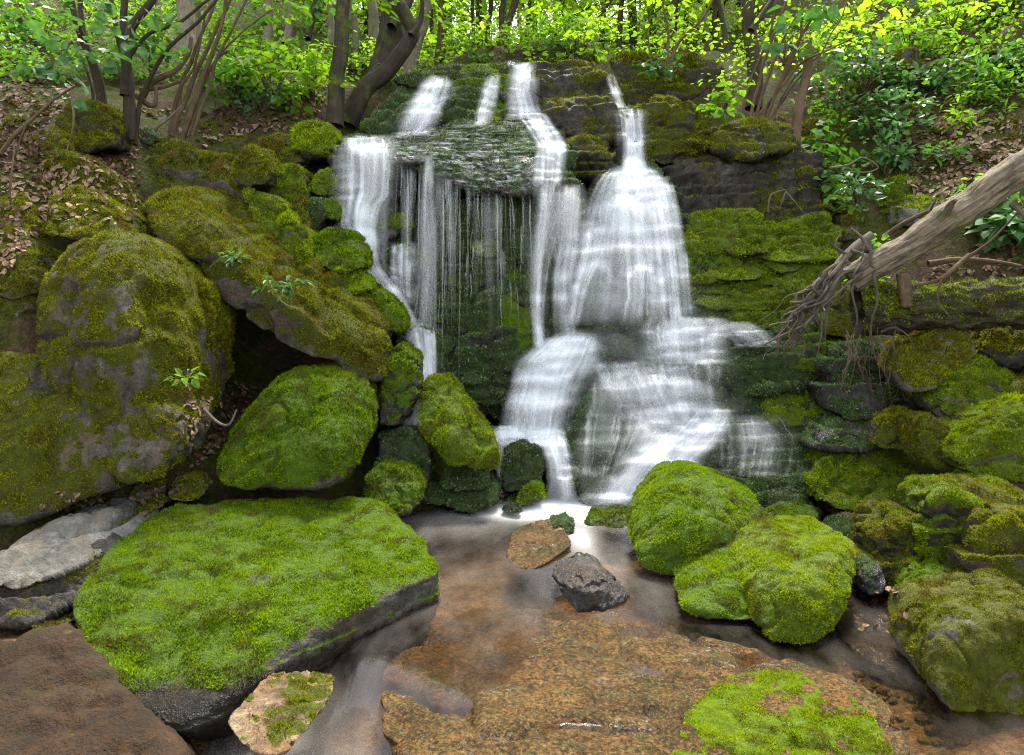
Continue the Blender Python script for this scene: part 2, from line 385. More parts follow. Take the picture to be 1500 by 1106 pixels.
# ------------------------------------------------------------------ rocks and moss
def tufts(v, f, vn, mask, Y, seed, dens=1.0, size=1.0, zmin=-.005):
    """countless little moss leaves standing on a surface, as one triangle soup"""
    r = RS(seed)
    a, b, c = v[f[:, 0]], v[f[:, 1]], v[f[:, 2]]
    fn = np.cross(b - a, c - a); ar = np.linalg.norm(fn, axis=1) / 2
    ctr = (a + b + c) / 3; n = fn / (2 * ar[:, None] + 1e-12)
    view = CAM - ctr; view /= np.linalg.norm(view, axis=1)[:, None]
    w = ar * np.clip(mask[f].mean(1) * 1.25 - .25, 0, 1) * (np.sum(n * view, 1) > -0.3)
    step = 0.00132 * Y
    w = np.nan_to_num(w); tot = w.sum()
    if tot < 1e-6: return None
    cnt = int(min(120000, dens * tot / step ** 2))
    if cnt < 500: return None
    idx = r.choice(len(f), cnt, p=w / tot)
    u = r.rand(cnt, 2); s = np.sqrt(u[:, :1]); t = u[:, 1:]
    q = a[idx] * (1 - s) + b[idx] * s * (1 - t) + c[idx] * s * t
    keep = q[:, 2] > zmin; q, idx = q[keep], idx[keep]; cnt = len(q)      # none below the water line
    if cnt < 300: return None
    nn = n[idx]
    clump = fbm(q * (55 / Y), 2, seed + 3)
    L0 = 0.0029 * Y * size * (0.55 + 0.9 * r.rand(cnt)) * (1 + 0.5 * clump)
    d = nn + r.normal(0, 0.55, (cnt, 3)) + np.array([0, 0, 0.25]); d /= np.linalg.norm(d, axis=1)[:, None]
    sd = np.cross(d, r.normal(0, 1, (cnt, 3))); sd /= np.linalg.norm(sd, axis=1)[:, None] + 1e-9
    wd = (0.00090 * Y * size * (0.7 + 0.7 * r.rand(cnt)))[:, None]
    q = q - nn * 0.003 + nn * (0.0018 * Y * np.maximum(clump, -.25))[:, None]
    V = np.stack([q - sd * wd, q + sd * wd, q + d * L0[:, None]], 1).reshape(-1, 3)
    return V, np.arange(cnt * 3).reshape(-1, 3), np.repeat(r.rand(cnt), 3)
ROCK_TREES = []
_seed = [100]
def hull_pts(outline, Y, tilt, thick, drop=0.0):
    ys = [q[1] for q in outline]; y0, y1 = min(ys), max(ys)
    front = []
    for q in outline:
        yy = q[2] if len(q) > 2 else Y + tilt * (y1 - q[1]) / max(1, y1 - y0)
        front.append(P(q[0], q[1], yy))
    front = np.array(front); c = front.mean(0)
    back = c + (front - c) * 0.82 + np.array([0, thick, -drop])
    return np.concatenate([front, back])
def rock(name, outline, Y, tilt=0.25, thick=None, p=20, sub=6, kind='grey', moss='bright', bias=0.2, na=1.0, strata=0.0, parent=None,
         label=None, cat='boulder', group=None, dens=1.0, tsize=1.0, wz=0.9, drop=0.0, noise_m=1.0, extra=(), cuts=None, zmin=-.005):
    s = 100 + int(abs(sum(q[0] * 3.1 + q[1] * 7.7 for q in outline))) % 9973
    w = (max(q[0] for q in outline) - min(q[0] for q in outline)) * Y / FPX
    if thick is None: thick = w * 0.8
    pts = hull_pts(outline, Y, tilt, thick, drop)
    if len(extra): pts = np.concatenate([pts, [P(*e) for e in extra]])
    v, f, size = soft_hull(pts, sub, p, (3 if p < 16 else 7) if cuts is None else cuts, s)
    n = vnormals(v, f)
    o = np.array([(s % 211) * 3.1, (s % 307) * 1.7, 0])
    ch = 1.0 / size
    dsp = na * size * (0.042 * fbm(v * ch * 2.0 + o, 3, s) + 0.030 * fbm(v * ch * 7 + o, 4, s + 5))
    rid = 1 - np.abs(fbm(v * ch * 3.0 + o, 3, s + 9)); dsp -= na * size * 0.05 * np.maximum(0, rid - 0.86) / 0.14
    dsp += 0.006 * fbm(v * 28, 2, s + 2)
    if strata:
        zz = v[:, 2] - 0.08 * v[:, 0] + 0.03 * fbm(v * 2, 2, s)
        k = zz * 11; fr = k - np.floor(k)
        amp = _h(np.floor(k).astype(np.int64), np.full(len(k), s), np.zeros(len(k), np.int64), 3)
        dsp += strata * ((amp - 0.5) * 1.3 + 0.7 * np.minimum(fr, 0.8)) * (1 - np.abs(n[:, 2]) * 0.6)
    v = v + n * dsp[:, None]
    n = vnormals(v, f)
    mk = sstep(-0.1, 0.45, n[:, 2] * wz + bias + noise_m * (0.75 * fbm(v * 3.6 * min(1.6, max(.6, 1 / size)) + o, 3, s + 31) + 0.4 * fbm(v * 16 + o, 2, s + 37)))
    ROCK_TREES.append((v, f))
    base = np.array([v[:, 0].mean(), v[:, 1].mean(), v[:, 2].min()])
    ob = mesh_obj(name, v, f, ROCK(kind, moss), parent, base, True, {'moss': mk})
    if parent is None: tag(ob, label, cat, group)
    t = tufts(v, f, n, mk, Y, s, dens, tsize, zmin)
    if t: mesh_obj('moss', t[0], t[1], MOSS(moss), ob, base, False, {'rnd': t[2]})
    return ob

# ------------------------------------------------------------------ the rock face of the waterfall (one thing, its ledges are parts)
cliff = empty('waterfall_cliff', P(800, 600, 7.5))
tag(cliff, 'stepped dark rock face with wet moss behind the white falling water', 'cliff')
def ledge(outline, Y, tilt=0.3, thick=1.0, label=None, **k):
    k.setdefault('kind', 'wet'); k.setdefault('moss', 'wet'); k.setdefault('bias', 0.45); k.setdefault('sub', 6); k.setdefault('cuts', 3); k.setdefault('wz', 0.5); k.setdefault('tsize', 0.8)
    o = rock('ledge', outline, Y, tilt, thick, parent=cliff, **k)
    if label: o['label'] = label
    return o
nC0 = 0
# upper tier
ledge([(515,195,7.75),(565,150,8.2),(612,108,8.55),(655,98,8.7),(700,98,8.7),(715,190,7.95),(610,205,7.75)], 8, thick=1.2, moss='wet', strata=0.10, bias=.5, extra=[(620,150,8.0)])
ledge([(640,185,7.9),(660,120,8.4),(690,100,8.6),(750,96,8.65),(755,140,8.3),(735,190,7.9)], 8, thick=1.2, moss='green', strata=0.11, bias=.3)
ledge([(735,190,7.95),(742,130,8.3),(750,97,8.65),(795,96,8.65),(805,140,8.3),(810,190,7.95)], 8, thick=1.2, strata=0.15, bias=-.1)
ledge([(785,135,8.2),(790,98,8.45),(832,93,8.55),(872,99,8.55),(903,138,8.35),(910,170,8.1),(870,168,7.95),(800,160,8.0)], 8, thick=1.0, moss='olive', strata=.19, bias=.05, kind='dark', label='mossy layered block at the top of the falls')
ledge([(795,185,7.75),(800,155,7.95),(850,138,8.0),(890,148,8.0),(908,172,7.9),(905,205,7.7),(850,215,7.65)], 7.8, thick=1.0, moss='olive', strata=.19, bias=.0, kind='dark')
ledge([(835,258,7.35),(832,212,7.5),(862,203,7.6),(892,206,7.6),(900,235,7.4),(890,262,7.35)], 7.4, thick=.8, moss='olive', strata=.17, bias=.2)
# the overhanging lip
ledge([(497,218,7.05),(500,197,7.6),(600,192,7.9),(690,188,8.05),(650,235,7.05),(585,243,7.0)], 7, thick=.8, strata=0.10, bias=-.05, moss='wet')
ledge([(560,232,7.05),(620,195,7.8),(740,178,8.1),(800,178,8.0),(770,265,7.0),(700,277,6.9),(620,258,6.95)], 7, thick=.9, strata=0.13, bias=.05, moss='wet')
ledge([(690,277,6.9),(720,215,7.5),(760,175,8.0),(815,178,7.9),(838,215,7.4),(840,275,7.0),(775,292,6.9)], 7, thick=.9, strata=0.13, bias=.05, moss='wet')
# face under the lip
ledge([(555,300,7.35),(640,290,7.35),(660,420,7.1),(645,490,6.95),(600,490,6.95),(555,420,7.1)], 7.2, thick=1.0, bias=.25, na=1.3)
ledge([(640,300,7.2),(740,285,7.2),(778,300,7.2),(778,480,6.95),(700,490,6.95),(640,470,7.0)], 7.1, thick=1.0, moss='wet', bias=.5, na=1.4, strata=0.08)
ledge([(545,360,7.2),(600,360,7.2),(640,400,7.1),(640,480,6.9),(590,500,6.9),(550,450,7.0)], 7, thick=1.0, bias=.2, kind='wet', na=1.3)
ledge([(632,580,6.7),(632,480,6.95),(660,448,7.0),(720,455,7.0),(750,485,6.9),(765,560,6.7),(740,620,6.6),(690,615,6.6)], 6.8, thick=1.0, bias=.55, na=1.5, strata=0.10)
ledge([(725,470,6.95),(735,395,7.05),(765,385,7.05),(780,420,6.95),(790,500,6.8),(755,525,6.75)], 6.9, thick=.8, moss='green', bias=.35, na=1.3)
ledge([(760,275,7.2),(850,262,7.25),(865,400,7.05),(845,510,6.85),(790,515,6.85),(765,420,7.0)], 7.1, thick=1.0, bias=.35, na=1.3, strata=0.08)
# right fall: stepped body
ledge([(895,162,8.3),(950,160,8.3),(965,250,7.75),(880,258,7.75)], 8, thick=.9, bias=-.2, strata=0.10)
ledge([(870,260,7.5),(905,238,7.8),(960,240,7.8),(985,262,7.5),(1000,330,7.25),(865,330,7.25)], 7.4, thick=.9, bias=.15, strata=0.11)
ledge([(845,330,7.2),(870,300,7.4),(985,305,7.4),(1005,330,7.2),(1010,400,7.05),(838,400,7.05)], 7.2, thick=.9, bias=.2, strata=0.11)
ledge([(830,400,7.05),(850,370,7.2),(1005,370,7.2),(1020,410,7.0),(1020,490,6.85),(815,500,6.85)], 7, thick=.9, bias=.25, strata=0.10)
ledge([(848,440,6.8),(850,395,6.85),(875,378,6.95),(898,395,6.85),(902,435,6.8),(880,465,6.78)], 6.8, thick=.5, moss='wet', bias=.8, p=6, sub=5)
ledge([(912,480,6.7),(914,410,6.8),(940,385,6.9),(972,400,6.85),(980,480,6.7),(945,500,6.68)], 6.7, thick=.5, moss='wet', bias=.9, p=7, sub=5)
ledge([(972,470,6.8),(978,372,7.1),(1015,362,7.1),(1052,380,7.05),(1058,420,6.9),(1055,475,6.75)], 6.8, thick=.8, moss='wet', bias=.6, strata=0.10)
ledge([(880,525,6.6),(882,498,6.7),(905,488,6.75),(930,498,6.7),(932,525,6.6)], 6.6, thick=.4, moss='wet', bias=.9, p=6, sub=5)
ledge([(930,545,6.5),(938,480,6.75),(1010,470,6.85),(1075,472,6.85),(1085,500,6.7),(1080,560,6.5)], 6.6, thick=.9, bias=.4, strata=0.11)
ledge([(870,580,6.4),(885,525,6.6),(960,530,6.6),(1060,525,6.65),(1075,560,6.5),(1072,640,6.25),(880,640,6.2)], 6.4, thick=.9, bias=.5, strata=0.11)
ledge([(743,640,6.35),(752,545,6.6),(780,500,6.75),(850,488,6.85),(885,510,6.7),(880,570,6.5),(840,645,6.3)], 6.5, thick=.9, bias=.1, strata=0.08, p=15)
ledge([(715,645,6.2),(730,628,6.4),(830,628,6.4),(850,650,6.1),(830,690,6.0),(740,690,6.0)], 6.2, thick=.6, bias=-.3, sub=5)
ledge([(832,665,5.95),(845,610,6.15),(880,560,6.35),(960,552,6.4),(1060,570,6.35),(1060,640,6.1),(985,705,5.8),(935,745,5.72),(870,745,5.72),(843,720,5.8)], 6, thick=1.0, bias=.6, na=1.2, kind='wet', strata=0.06)
ledge([(930,745,5.65),(950,690,5.85),(1000,640,6.05),(1065,625,6.15),(1080,660,6.0),(1050,740,5.65)], 5.8, thick=.8, bias=.3, strata=0.06)
# left fall: stepped body
ledge([(490,300,7.0),(492,205,7.3),(540,198,7.5),(580,210,7.3),(578,270,7.1),(540,300,7.0)], 7.1, thick=.9, bias=-.1, strata=0.10)
ledge([(490,345,6.85),(492,285,7.05),(535,262,7.15),(572,265,7.1),(585,300,6.95),(580,345,6.85),(540,365,6.8)], 6.9, thick=.8, bias=-.1)
ledge([(505,430,6.6),(510,350,6.85),(545,335,6.9),(590,370,6.85),(605,440,6.65),(580,480,6.55),(540,470,6.55)], 6.7, thick=.8, bias=.1)
ledge([(570,555,6.3),(578,490,6.6),(610,478,6.65),(645,485,6.65),(655,560,6.4),(625,600,6.25)], 6.4, thick=.7, bias=.0)
ledge([(590,640,5.95),(595,590,6.2),(640,570,6.3),(660,630,6.1),(620,660,5.9)], 6.0, thick=.6, bias=-.2, sub=5)
# dark band to the right of the falls
ledge([(945,238,7.75),(944,160,8.0),(962,140,8.1),(1005,142,8.1),(1040,165,8.0),(1042,205,7.8),(1005,245,7.7)], 7.9, thick=.9, moss='olive', kind='dark', bias=.3, strata=.12)
ledge([(985,325,7.6),(985,235,7.8),(1040,200,8.1),(1110,205,8.2),(1120,330,7.8)], 7.8, thick=.9, moss='olive', kind='dark', bias=-.3, strata=.12)
ledge([(1090,330,7.8),(1085,215,8.2),(1140,195,8.3),(1195,225,8.2),(1215,330,7.8),(1150,350,7.7)], 7.9, thick=.9, moss='olive', kind='dark', bias=-.05, strata=.12)
ledge([(1040,215,7.8),(1045,190,8.0),(1100,178,8.2),(1160,188,8.2),(1165,215,8.0),(1100,235,7.8)], 7.9, thick=.8, moss='olive', kind='dark', bias=.25, strata=.1)
# the green steps on the right
G = dict(moss='bright', bias=.75, kind='dark', wz=.6, na=1.25, strata=0.08)
ledge([(1000,365,7.05),(1005,325,7.3),(1045,310,7.4),(1110,312,7.4),(1120,345,7.2),(1065,375,7.05)], 7.2, thick=.7, **G)
ledge([(1000,415,6.85),(1008,365,7.1),(1050,355,7.15),(1090,365,7.1),(1085,420,6.85)], 7, thick=.7, **G)
ledge([(1085,385,7.15),(1095,342,7.35),(1150,330,7.45),(1215,312,7.5),(1245,340,7.35),(1250,395,7.1),(1150,400,7.1)], 7.2, thick=.7, **G)
ledge([(1040,460,6.75),(1058,395,7.0),(1120,372,7.1),(1195,385,7.1),(1265,410,6.95),(1265,470,6.7),(1130,490,6.65)], 6.9, thick=.8, moss='bright', bias=.5, kind='dark', wz=.7, na=1.25, strata=0.10)
ledge([(1025,495,6.65),(1035,440,6.85),(1080,405,6.95),(1120,430,6.85),(1130,490,6.6),(1080,510,6.6)], 6.7, thick=.6, moss='bright', bias=.45, kind='dark')
ledge([(1200,490,6.55),(1200,430,6.7),(1250,415,6.8),(1275,450,6.7),(1260,500,6.5)], 6.6, thick=.6, moss='olive', bias=.3, kind='dark')
ledge([(1040,560,6.35),(1045,505,6.6),(1085,480,6.7),(1140,470,6.75),(1195,515,6.6),(1205,555,6.4),(1120,580,6.3)], 6.5, thick=.8, moss='wet', bias=.45, strata=0.15)
ledge([(1120,535,6.45),(1130,490,6.6),(1180,478,6.65),(1240,520,6.45),(1215,550,6.35)], 6.5, thick=.7, moss='green', bias=.25, strata=0.11)
ledge([(1045,650,6.05),(1050,595,6.3),(1110,575,6.4),(1200,585,6.4),(1228,612,6.25),(1200,650,6.05),(1110,660,6.0)], 6.2, thick=.8, moss='wet', bias=.3, strata=0.13)
ledge([(1110,620,6.12),(1120,590,6.25),(1160,572,6.35),(1215,578,6.35),(1230,605,6.2),(1190,628,6.1)], 6.2, thick=.5, moss='bright', bias=.6, kind='wet', sub=5)
ledge([(1055,705,5.8),(1060,650,6.0),(1120,630,6.12),(1200,640,6.1),(1225,670,5.95),(1180,710,5.75)], 5.9, thick=.8, moss='wet', bias=.4, strata=0.13)
ledge([(1085,760,5.4),(1060,700,5.7),(1105,672,5.85),(1180,680,5.85),(1205,715,5.65),(1190,760,5.4)], 5.6, thick=.8, moss='wet', bias=.45, strata=0.11)
# little mossy nubs and ledges that break the falling water
_vv, _ff, _n = [], [], 0
for v, f in ROCK_TREES: _vv.append(v); _ff.append(f + _n); _n += len(v)
_cb = BVHTree.FromPolygons(np.concatenate(_vv).tolist(), np.concatenate(_ff).tolist())
rn_ = RS(4)
for (x0, y0, x1, y1, n, ms) in [(560, 310, 770, 470, 16, 'green'), (640, 470, 760, 600, 14, 'wet'), (780, 300, 850, 480, 6, 'wet'), (845, 270, 1010, 470, 20, 'wet'), (760, 500, 870, 620, 7, 'wet'), (880, 480, 1070, 630, 14, 'wet'),
                                (850, 580, 1060, 720, 12, 'wet'), (1050, 560, 1200, 740, 12, 'wet'), (495, 270, 600, 470, 8, 'wet'), (1010, 320, 1230, 480, 36, 'bright'), (560, 110, 740, 185, 8, 'wet'), (600, 195, 800, 270, 12, 'wet')]:
    for _ in range(n):
        x, y = rn_.uniform(x0, x1), rn_.uniform(y0, y1); h = _cb.ray_cast(Vector(CAM), ray(x, y), 30)
        if h[0] is None: continue
        w_, h_ = rn_.uniform(14, 42), rn_.uniform(8, 22); Yh = h[0].y - rn_.uniform(.02, .07)
        o_ = [(x + w_ * math.cos(a) * rn_.uniform(.75, 1.1), y + h_ * math.sin(a) * rn_.uniform(.75, 1.1)) for a in np.linspace(0, 6.28, 8)[:-1]]
        ledge(o_, Yh, .12, .5, moss=ms, bias=rn_.uniform(.1, .7), sub=4, p=14, na=1.4, dens=.8)
for _ in range(9):      # flat mossy treads on the right hand steps
    x, y = rn_.uniform(1010, 1230), rn_.uniform(330, 500); h = _cb.ray_cast(Vector(CAM), ray(x, y), 30)
    if h[0] is None: continue
    w_, h_ = rn_.uniform(35, 75), rn_.uniform(10, 20); Yh = h[0].y - rn_.uniform(.08, .2)
    o_ = [(x + w_ * math.cos(a) * rn_.uniform(.8, 1.1), y + h_ * math.sin(a) * rn_.uniform(.75, 1.1), Yh + .14 * (1 - math.sin(a))) for a in np.linspace(0, 6.28, 10)[:-1]]
    ledge(o_, Yh, .12, .5, moss='bright', bias=.45, sub=5, p=20, na=1.2, kind='dark')
N_CLIFF = len(ROCK_TREES)

# ------------------------------------------------------------------ boulders
B = lambda lab, out, Y, **k: rock('boulder', out, Y, label=lab, **k)
# left bank, near
B('large flat slab with a broad bright green moss top beside the pool',
  [(88,893,3.5),(185,765,4.4),(250,735,4.75),(400,722,4.9),(545,720,4.95),(600,762,4.6),(655,828,4.05),(655,878,3.98),(480,960,3.5),(345,1045,3.08),(268,1092,2.93),(150,1010,3.1),(205,975,3.22),(340,1012,3.10),(500,905,3.52)],
  4, thick=.7, p=24, sub=7, moss='green', bias=-.5, wz=1.35, kind='dark', strata=.012, cuts=0, drop=.5, na=.3, noise_m=.95)
B('tall olive brown boulder, tallest on the left edge',
  [(22,450),(38,385),(85,345),(150,330),(212,350),(258,410),(277,470),(270,540),(272,600),(250,690),(180,708),(120,640),(70,560),(30,510)], 4.55, tilt=.55, thick=1.1, sub=7, p=17, moss='olive', bias=.25, kind='grey', wz=.6, noise_m=1.2, dens=.9,
  extra=[(150,480,4.4),(200,600,4.42)], na=.6)
B('low grey brown rock under the tall olive boulder at the left edge',
  [(-60,540,4.9),(0,512,4.9),(60,530,4.8),(140,580,4.65),(200,640,4.5),(230,700,4.42),(95,712,4.35),(55,765,4.25),(-60,775,4.2)], 4.4, thick=.9, sub=7, moss='olive', bias=.2, kind='grey', wz=.6)
B('lower mossy lump bulging beneath the tall olive boulder',
  [(160,620),(200,585),(255,600),(262,650),(240,700),(185,712),(158,690)], 4.35, tilt=.2, thick=.6, sub=6, moss='olive', bias=.05, kind='grey', wz=.5)
B('rock draped in hanging yellow moss behind the tall boulder',
  [(205,365),(255,382),(300,425),(306,470),(295,520),(290,590),(268,600),(230,480)], 5.1, tilt=.3, thick=.6, moss='olive', bias=.6, kind='grey', wz=.5, tsize=1.5)
B('pale grey layered ledge rock at the left edge above the sand',
  [(-40,860,3.75),(-20,818,3.95),(60,775,4.2),(165,750,4.4),(174,790,4.25),(110,835,3.95),(20,870,3.75)], 4, thick=.5, cuts=1, na=.6, kind='pale', moss='olive', bias=-1.1, strata=0.10, p=16)
B('dark undercut rock below the pale ledge at the left edge',
  [(-60,930,3.65),(-40,850,3.85),(60,830,3.95),(160,785,4.2),(172,800,4.15),(110,880,3.8),(40,925,3.65)], 4, thick=.7, cuts=2, na=.7, kind='dark', moss='olive', bias=-.8, strata=0.11, p=16)
B('small flat stone wedged between dark rock and mossy slab',
  [(35,930),(60,905),(92,895),(100,915),(60,938)], 3.55, thick=.3, kind='grey', moss='olive', bias=.1, sub=5)
for lab, out, Y in [('thin flat stone under the overhang of the tall boulder, left one', [(90,735),(130,715),(150,722),(120,745)], 4.55),
                    ('small angular stone lying under the tall boulder', [(185,728),(195,710),(222,712),(220,732),(200,738)], 4.6),
                    ('rounded pale stone at the back corner of the mossy slab', [(242,725),(250,705),(280,700),(296,718),(285,738),(250,738)], 4.75),
                    ('dull stone half hidden beside the small angular stone', [(150,745),(160,728),(188,732),(190,750),(165,755)], 4.5),
                    ('buff flat rock joining the pale ledge to the mossy slab', [(120,765),(150,740),(215,735),(235,745),(190,772)], 4.45)]:
    B(lab, out, Y, kind='pale', moss='olive', bias=-.5, sub=5, thick=.25, p=14)
B('huge leaning boulder over the dark hollow',
  [(205,300,6.0),(240,278,6.1),(300,308,6.1),(360,342,6.1),(440,395,6.05),(520,450,5.9),(572,500,5.75),(582,540,5.65),(560,572,5.55),(480,540,5.5),(400,508,5.45),(330,452,5.5),(250,380,5.6)], 5.7, thick=1.0, cuts=2, sub=7, p=20, moss='olive', bias=.25, kind='grey', noise_m=.8, wz=.9, drop=-.3, extra=[(430,455,5.4),(330,380,5.5)], na=.75)
B('broad domed boulder above the leaning one, grey face showing',
  [(200,262),(255,212),(320,214),(352,250),(400,290),(446,342),(440,385),(370,350),(300,330),(225,300)], 6.3, tilt=.5, thick=1.1, sub=7, moss='olive', bias=.15, kind='grey', noise_m=.8, wz=1.0)
B('bright green moss strip boulder running down beside the domed one',
  [(352,275),(410,290),(446,340),(450,392),(420,400),(380,345)], 6.1, tilt=.4, thick=.7, moss='bright', bias=.5, kind='grey')
B('rounded upright block standing on the domed boulder',
  [(338,262),(342,232),(360,211),(385,214),(397,245),(388,270),(360,278)], 6.5, tilt=.2, thick=.5, moss='olive', bias=.35, kind='dark', sub=5)
B('mossy block between upright block and the left fall',
  [(388,285),(390,240),(415,232),(440,245),(444,290),(430,315),(400,300)], 6.7, tilt=.25, thick=.7, moss='bright', bias=.3, kind='grey')
B('square grey rock with mossy top in the upper row',
  [(372,240),(380,205),(405,193),(435,200),(443,232),(415,245)], 7.1, tilt=.3, thick=.7, moss='olive', bias=.25, kind='grey')
B('bright mossy round rock beside the left fall lip',
  [(425,225),(430,185),(455,174),(488,182),(497,205),(480,230),(445,235)], 7.15, tilt=.3, thick=.7, moss='bright', bias=.5, kind='dark', p=15)
B('tall wet rock next to the left fall, moss at its edge',
  [(405,330),(410,290),(440,285),(452,330),(450,390),(430,400)], 6.5, tilt=.2, thick=.6, moss='olive', bias=.15, kind='dark')
B('big green cushion boulder touching the left fall',
  [(455,385),(458,350),(485,335),(520,340),(537,365),(535,392),(500,402)], 6.25, tilt=.35, thick=.7, moss='green', bias=.9, kind='wet', p=15)
B('small green knob above the cushion boulder',
  [(465,318),(470,296),(490,290),(500,305),(495,325)], 6.75, tilt=.15, thick=.4, moss='green', bias=.8, kind='wet', sub=5, p=7)
B('green knob under the bright round rock by the fall lip',
  [(448,280),(455,255),(480,245),(498,258),(495,280),(470,290)], 6.95, tilt=.2, thick=.5, moss='bright', bias=.7, kind='wet', sub=5, p=7)
B('dark small rock tucked beside the left stream edge',
  [(440,315),(450,290),(472,288),(478,312),(465,335),(445,335)], 6.75, tilt=.1, thick=.4, moss='wet', bias=.2, kind='wet', sub=5)
B('low green rock just under the cushion boulder',
  [(484,425),(488,402),(515,394),(542,405),(545,425),(515,432)], 6.15, tilt=.25, thick=.5, moss='green', bias=.8, kind='wet', sub=5, p=15)
B('long green shoulder rock sloping toward the left stream',
  [(505,440),(520,420),(560,428),(590,460),(592,490),(575,497),(540,475)], 6.0, tilt=.3, thick=.6, moss='green', bias=.75, kind='wet', p=16)
B('big mossy wedge boulder in front of the dark hollow',
  [(288,700,4.8),(310,652,4.95),(375,572,5.15),(410,546,5.25),(490,536,5.35),(540,563,5.3),(548,600,5.15),(535,660,4.9),(497,718,4.7),(420,726,4.65),(300,718,4.7),(495,640,4.75)], 4.8, thick=.8, cuts=3, sub=7, p=16, moss='green', bias=.45, kind='dark', wz=.9, na=.5)
B('grey green wet rock left of the tilted block',
  [(545,590),(558,520),(588,500),(612,530),(612,580),(590,628),(550,628)], 5.55, tilt=.3, thick=.6, moss='green', bias=.0, kind='wet', p=20)
B('tilted block of bright moss leaning beside the lower left stream',
  [(608,600,5.7),(622,552,5.9),(650,550,5.9),(692,600,5.75),(726,650,5.6),(729,690,5.5),(700,697,5.45),(655,688,5.45),(618,640,5.5)], 5.6, thick=.55, p=20, moss='bright', bias=.6, kind='wet', wz=.8)
B('dark wet rock beneath the tilted block, partly mossed',
  [(540,700),(545,645),(600,628),(628,655),(630,720),(590,735)], 5.35, tilt=.3, thick=.6, moss='wet', bias=.05, kind='wet', p=20)
B('wet mossy boulder at the pool edge behind the slab',
  [(525,740),(532,700),(560,678),(600,693),(622,722),(615,752),(575,762),(535,755)], 5.0, tilt=.35, thick=.6, moss='green', bias=.1, kind='wet', p=19)
B('squarish wet block standing between two spills',
  [(735,720),(737,656),(765,648),(792,656),(798,690),(778,728)], 5.75, tilt=.2, thick=.5, moss='wet', bias=.35, kind='wet', p=14)
B('low green stone at the back of the pool',
  [(643,745),(655,722),(700,710),(730,715),(732,742),(690,754)], 5.45, tilt=.3, thick=.5, moss='wet', bias=.6, kind='wet', sub=5)
B('small green stone right of the squarish wet block',
  [(758,740),(765,715),(785,703),(798,715),(797,738),(775,745)], 5.6, tilt=.15, thick=.3, moss='green', bias=.5, kind='wet', sub=5)
for lab, out, Y in [('dark stone in the shadow under the tilted block', [(640,715),(650,690),(690,695),(720,705),(710,722),(660,725)], 5.55),
                    ('brown wet pebble stone at the pool edge, left of the low green stone', [(615,740),(625,718),(650,722),(648,745)], 5.4),
                    ('tiny mossy stone where the foam begins', [(735,752),(745,740),(765,742),(762,755)], 5.4)]:
    B(lab, out, Y, kind='wet', moss='wet', bias=.1, sub=4, thick=.3)
B('long low mossy stone left of the round pool boulder',
  [(858,775),(865,758),(900,752),(940,757),(942,778),(900,785)], 5.15, tilt=.25, thick=.3, moss='green', bias=.7, kind='wet', sub=5, p=15)
# right of the pool
B('round moss covered boulder standing in the pool',
  [(927,800,4.45),(945,750,4.65),(985,700,4.85),(1040,697,4.9),(1110,725,4.8),(1129,775,4.6),(1118,815,4.45),(1040,847,4.3),(960,848,4.3),(932,832,4.35)], 4.5, thick=.7, sub=7, p=16, moss='green', bias=.6, kind='wet', wz=.8, na=.35, cuts=2, extra=[(1010,770,4.3)])
B('long mossy boulder with a cleft in front of the round one',
  [(1108,925,3.62),(1100,850,3.8),(1125,800,4.1),(1205,788,4.2),(1263,794,4.15),(1266,850,3.85),(1238,920,3.62),(1172,953,3.5),(1125,938,3.53)], 3.7, thick=.6, sub=7, p=18, moss='bright', bias=.55, kind='wet', na=.4, cuts=3, extra=[(1180,860,3.55)])
B('low mossy lobe on the pool side of the cleft boulder',
  [(1000,897,3.75),(1028,852,4.0),(1080,812,4.2),(1130,800,4.2),(1135,860,3.9),(1112,912,3.7),(1040,922,3.68)], 3.8, thick=.5, sub=6, na=.45, cuts=1, p=16, moss='green', bias=.6, kind='wet')
B('small sharp wet stone rising from the middle of the pool',
  [(803,852,4.05),(850,821,4.15),(882,836,4.1),(905,858,4.05),(932,885,3.95),(900,902,3.85),(845,897,3.87),(860,860,3.88)], 3.95, thick=.25, p=18, kind='wet', moss='green', bias=-1.15, na=1.1)
B('dark mossy boulder filling the lower right corner',
  [(1385,965),(1395,930),(1425,915),(1475,898),(1600,892),(1620,1180),(1480,1140),(1415,1075),(1382,1018)], 2.75, tilt=.35, thick=.6, sub=7, p=18, moss='olive', bias=.1, zmin=-.4, kind='grey', wz=.5, na=.5)
B('flat dark wet rock lying in the right hand stream',
  [(1240,945,3.55),(1262,925,3.7),(1310,928,3.72),(1365,940,3.6),(1362,990,3.35),(1330,1008,3.25),(1280,975,3.38)], 3.4, thick=.3, p=15, kind='wet', moss='wet', bias=-.5)
B('upright mossy pillar of rock at the right edge',
  [(1355,880),(1352,800),(1372,735),(1400,720),(1440,722),(1450,790),(1440,860),(1400,900)], 3.95, tilt=.2, thick=.4, moss='bright', bias=.25, kind='dark', strata=0.10, na=1.7, wz=.9)
B('crumbling mossy rock left of the pillar',
  [(1285,840),(1290,790),(1330,760),(1370,775),(1375,860),(1340,895),(1300,870)], 4.0, tilt=.25, thick=.4, moss='olive', bias=.1, kind='dark', strata=0.11, na=1.8)
B('mossy lump at the foot of the pillar',
  [(1340,880),(1350,845),(1390,835),(1425,855),(1420,895),(1370,905)], 3.75, tilt=.15, thick=.35, moss='green', bias=.4, kind='dark', na=1.3)
B('broken rock with yellow moss streaks right of the pillar',
  [(1435,900),(1440,780),(1470,740),(1560,750),(1570,900)], 3.7, tilt=.3, thick=.6, moss='olive', bias=.15, kind='grey', strata=0.10, na=1.6)
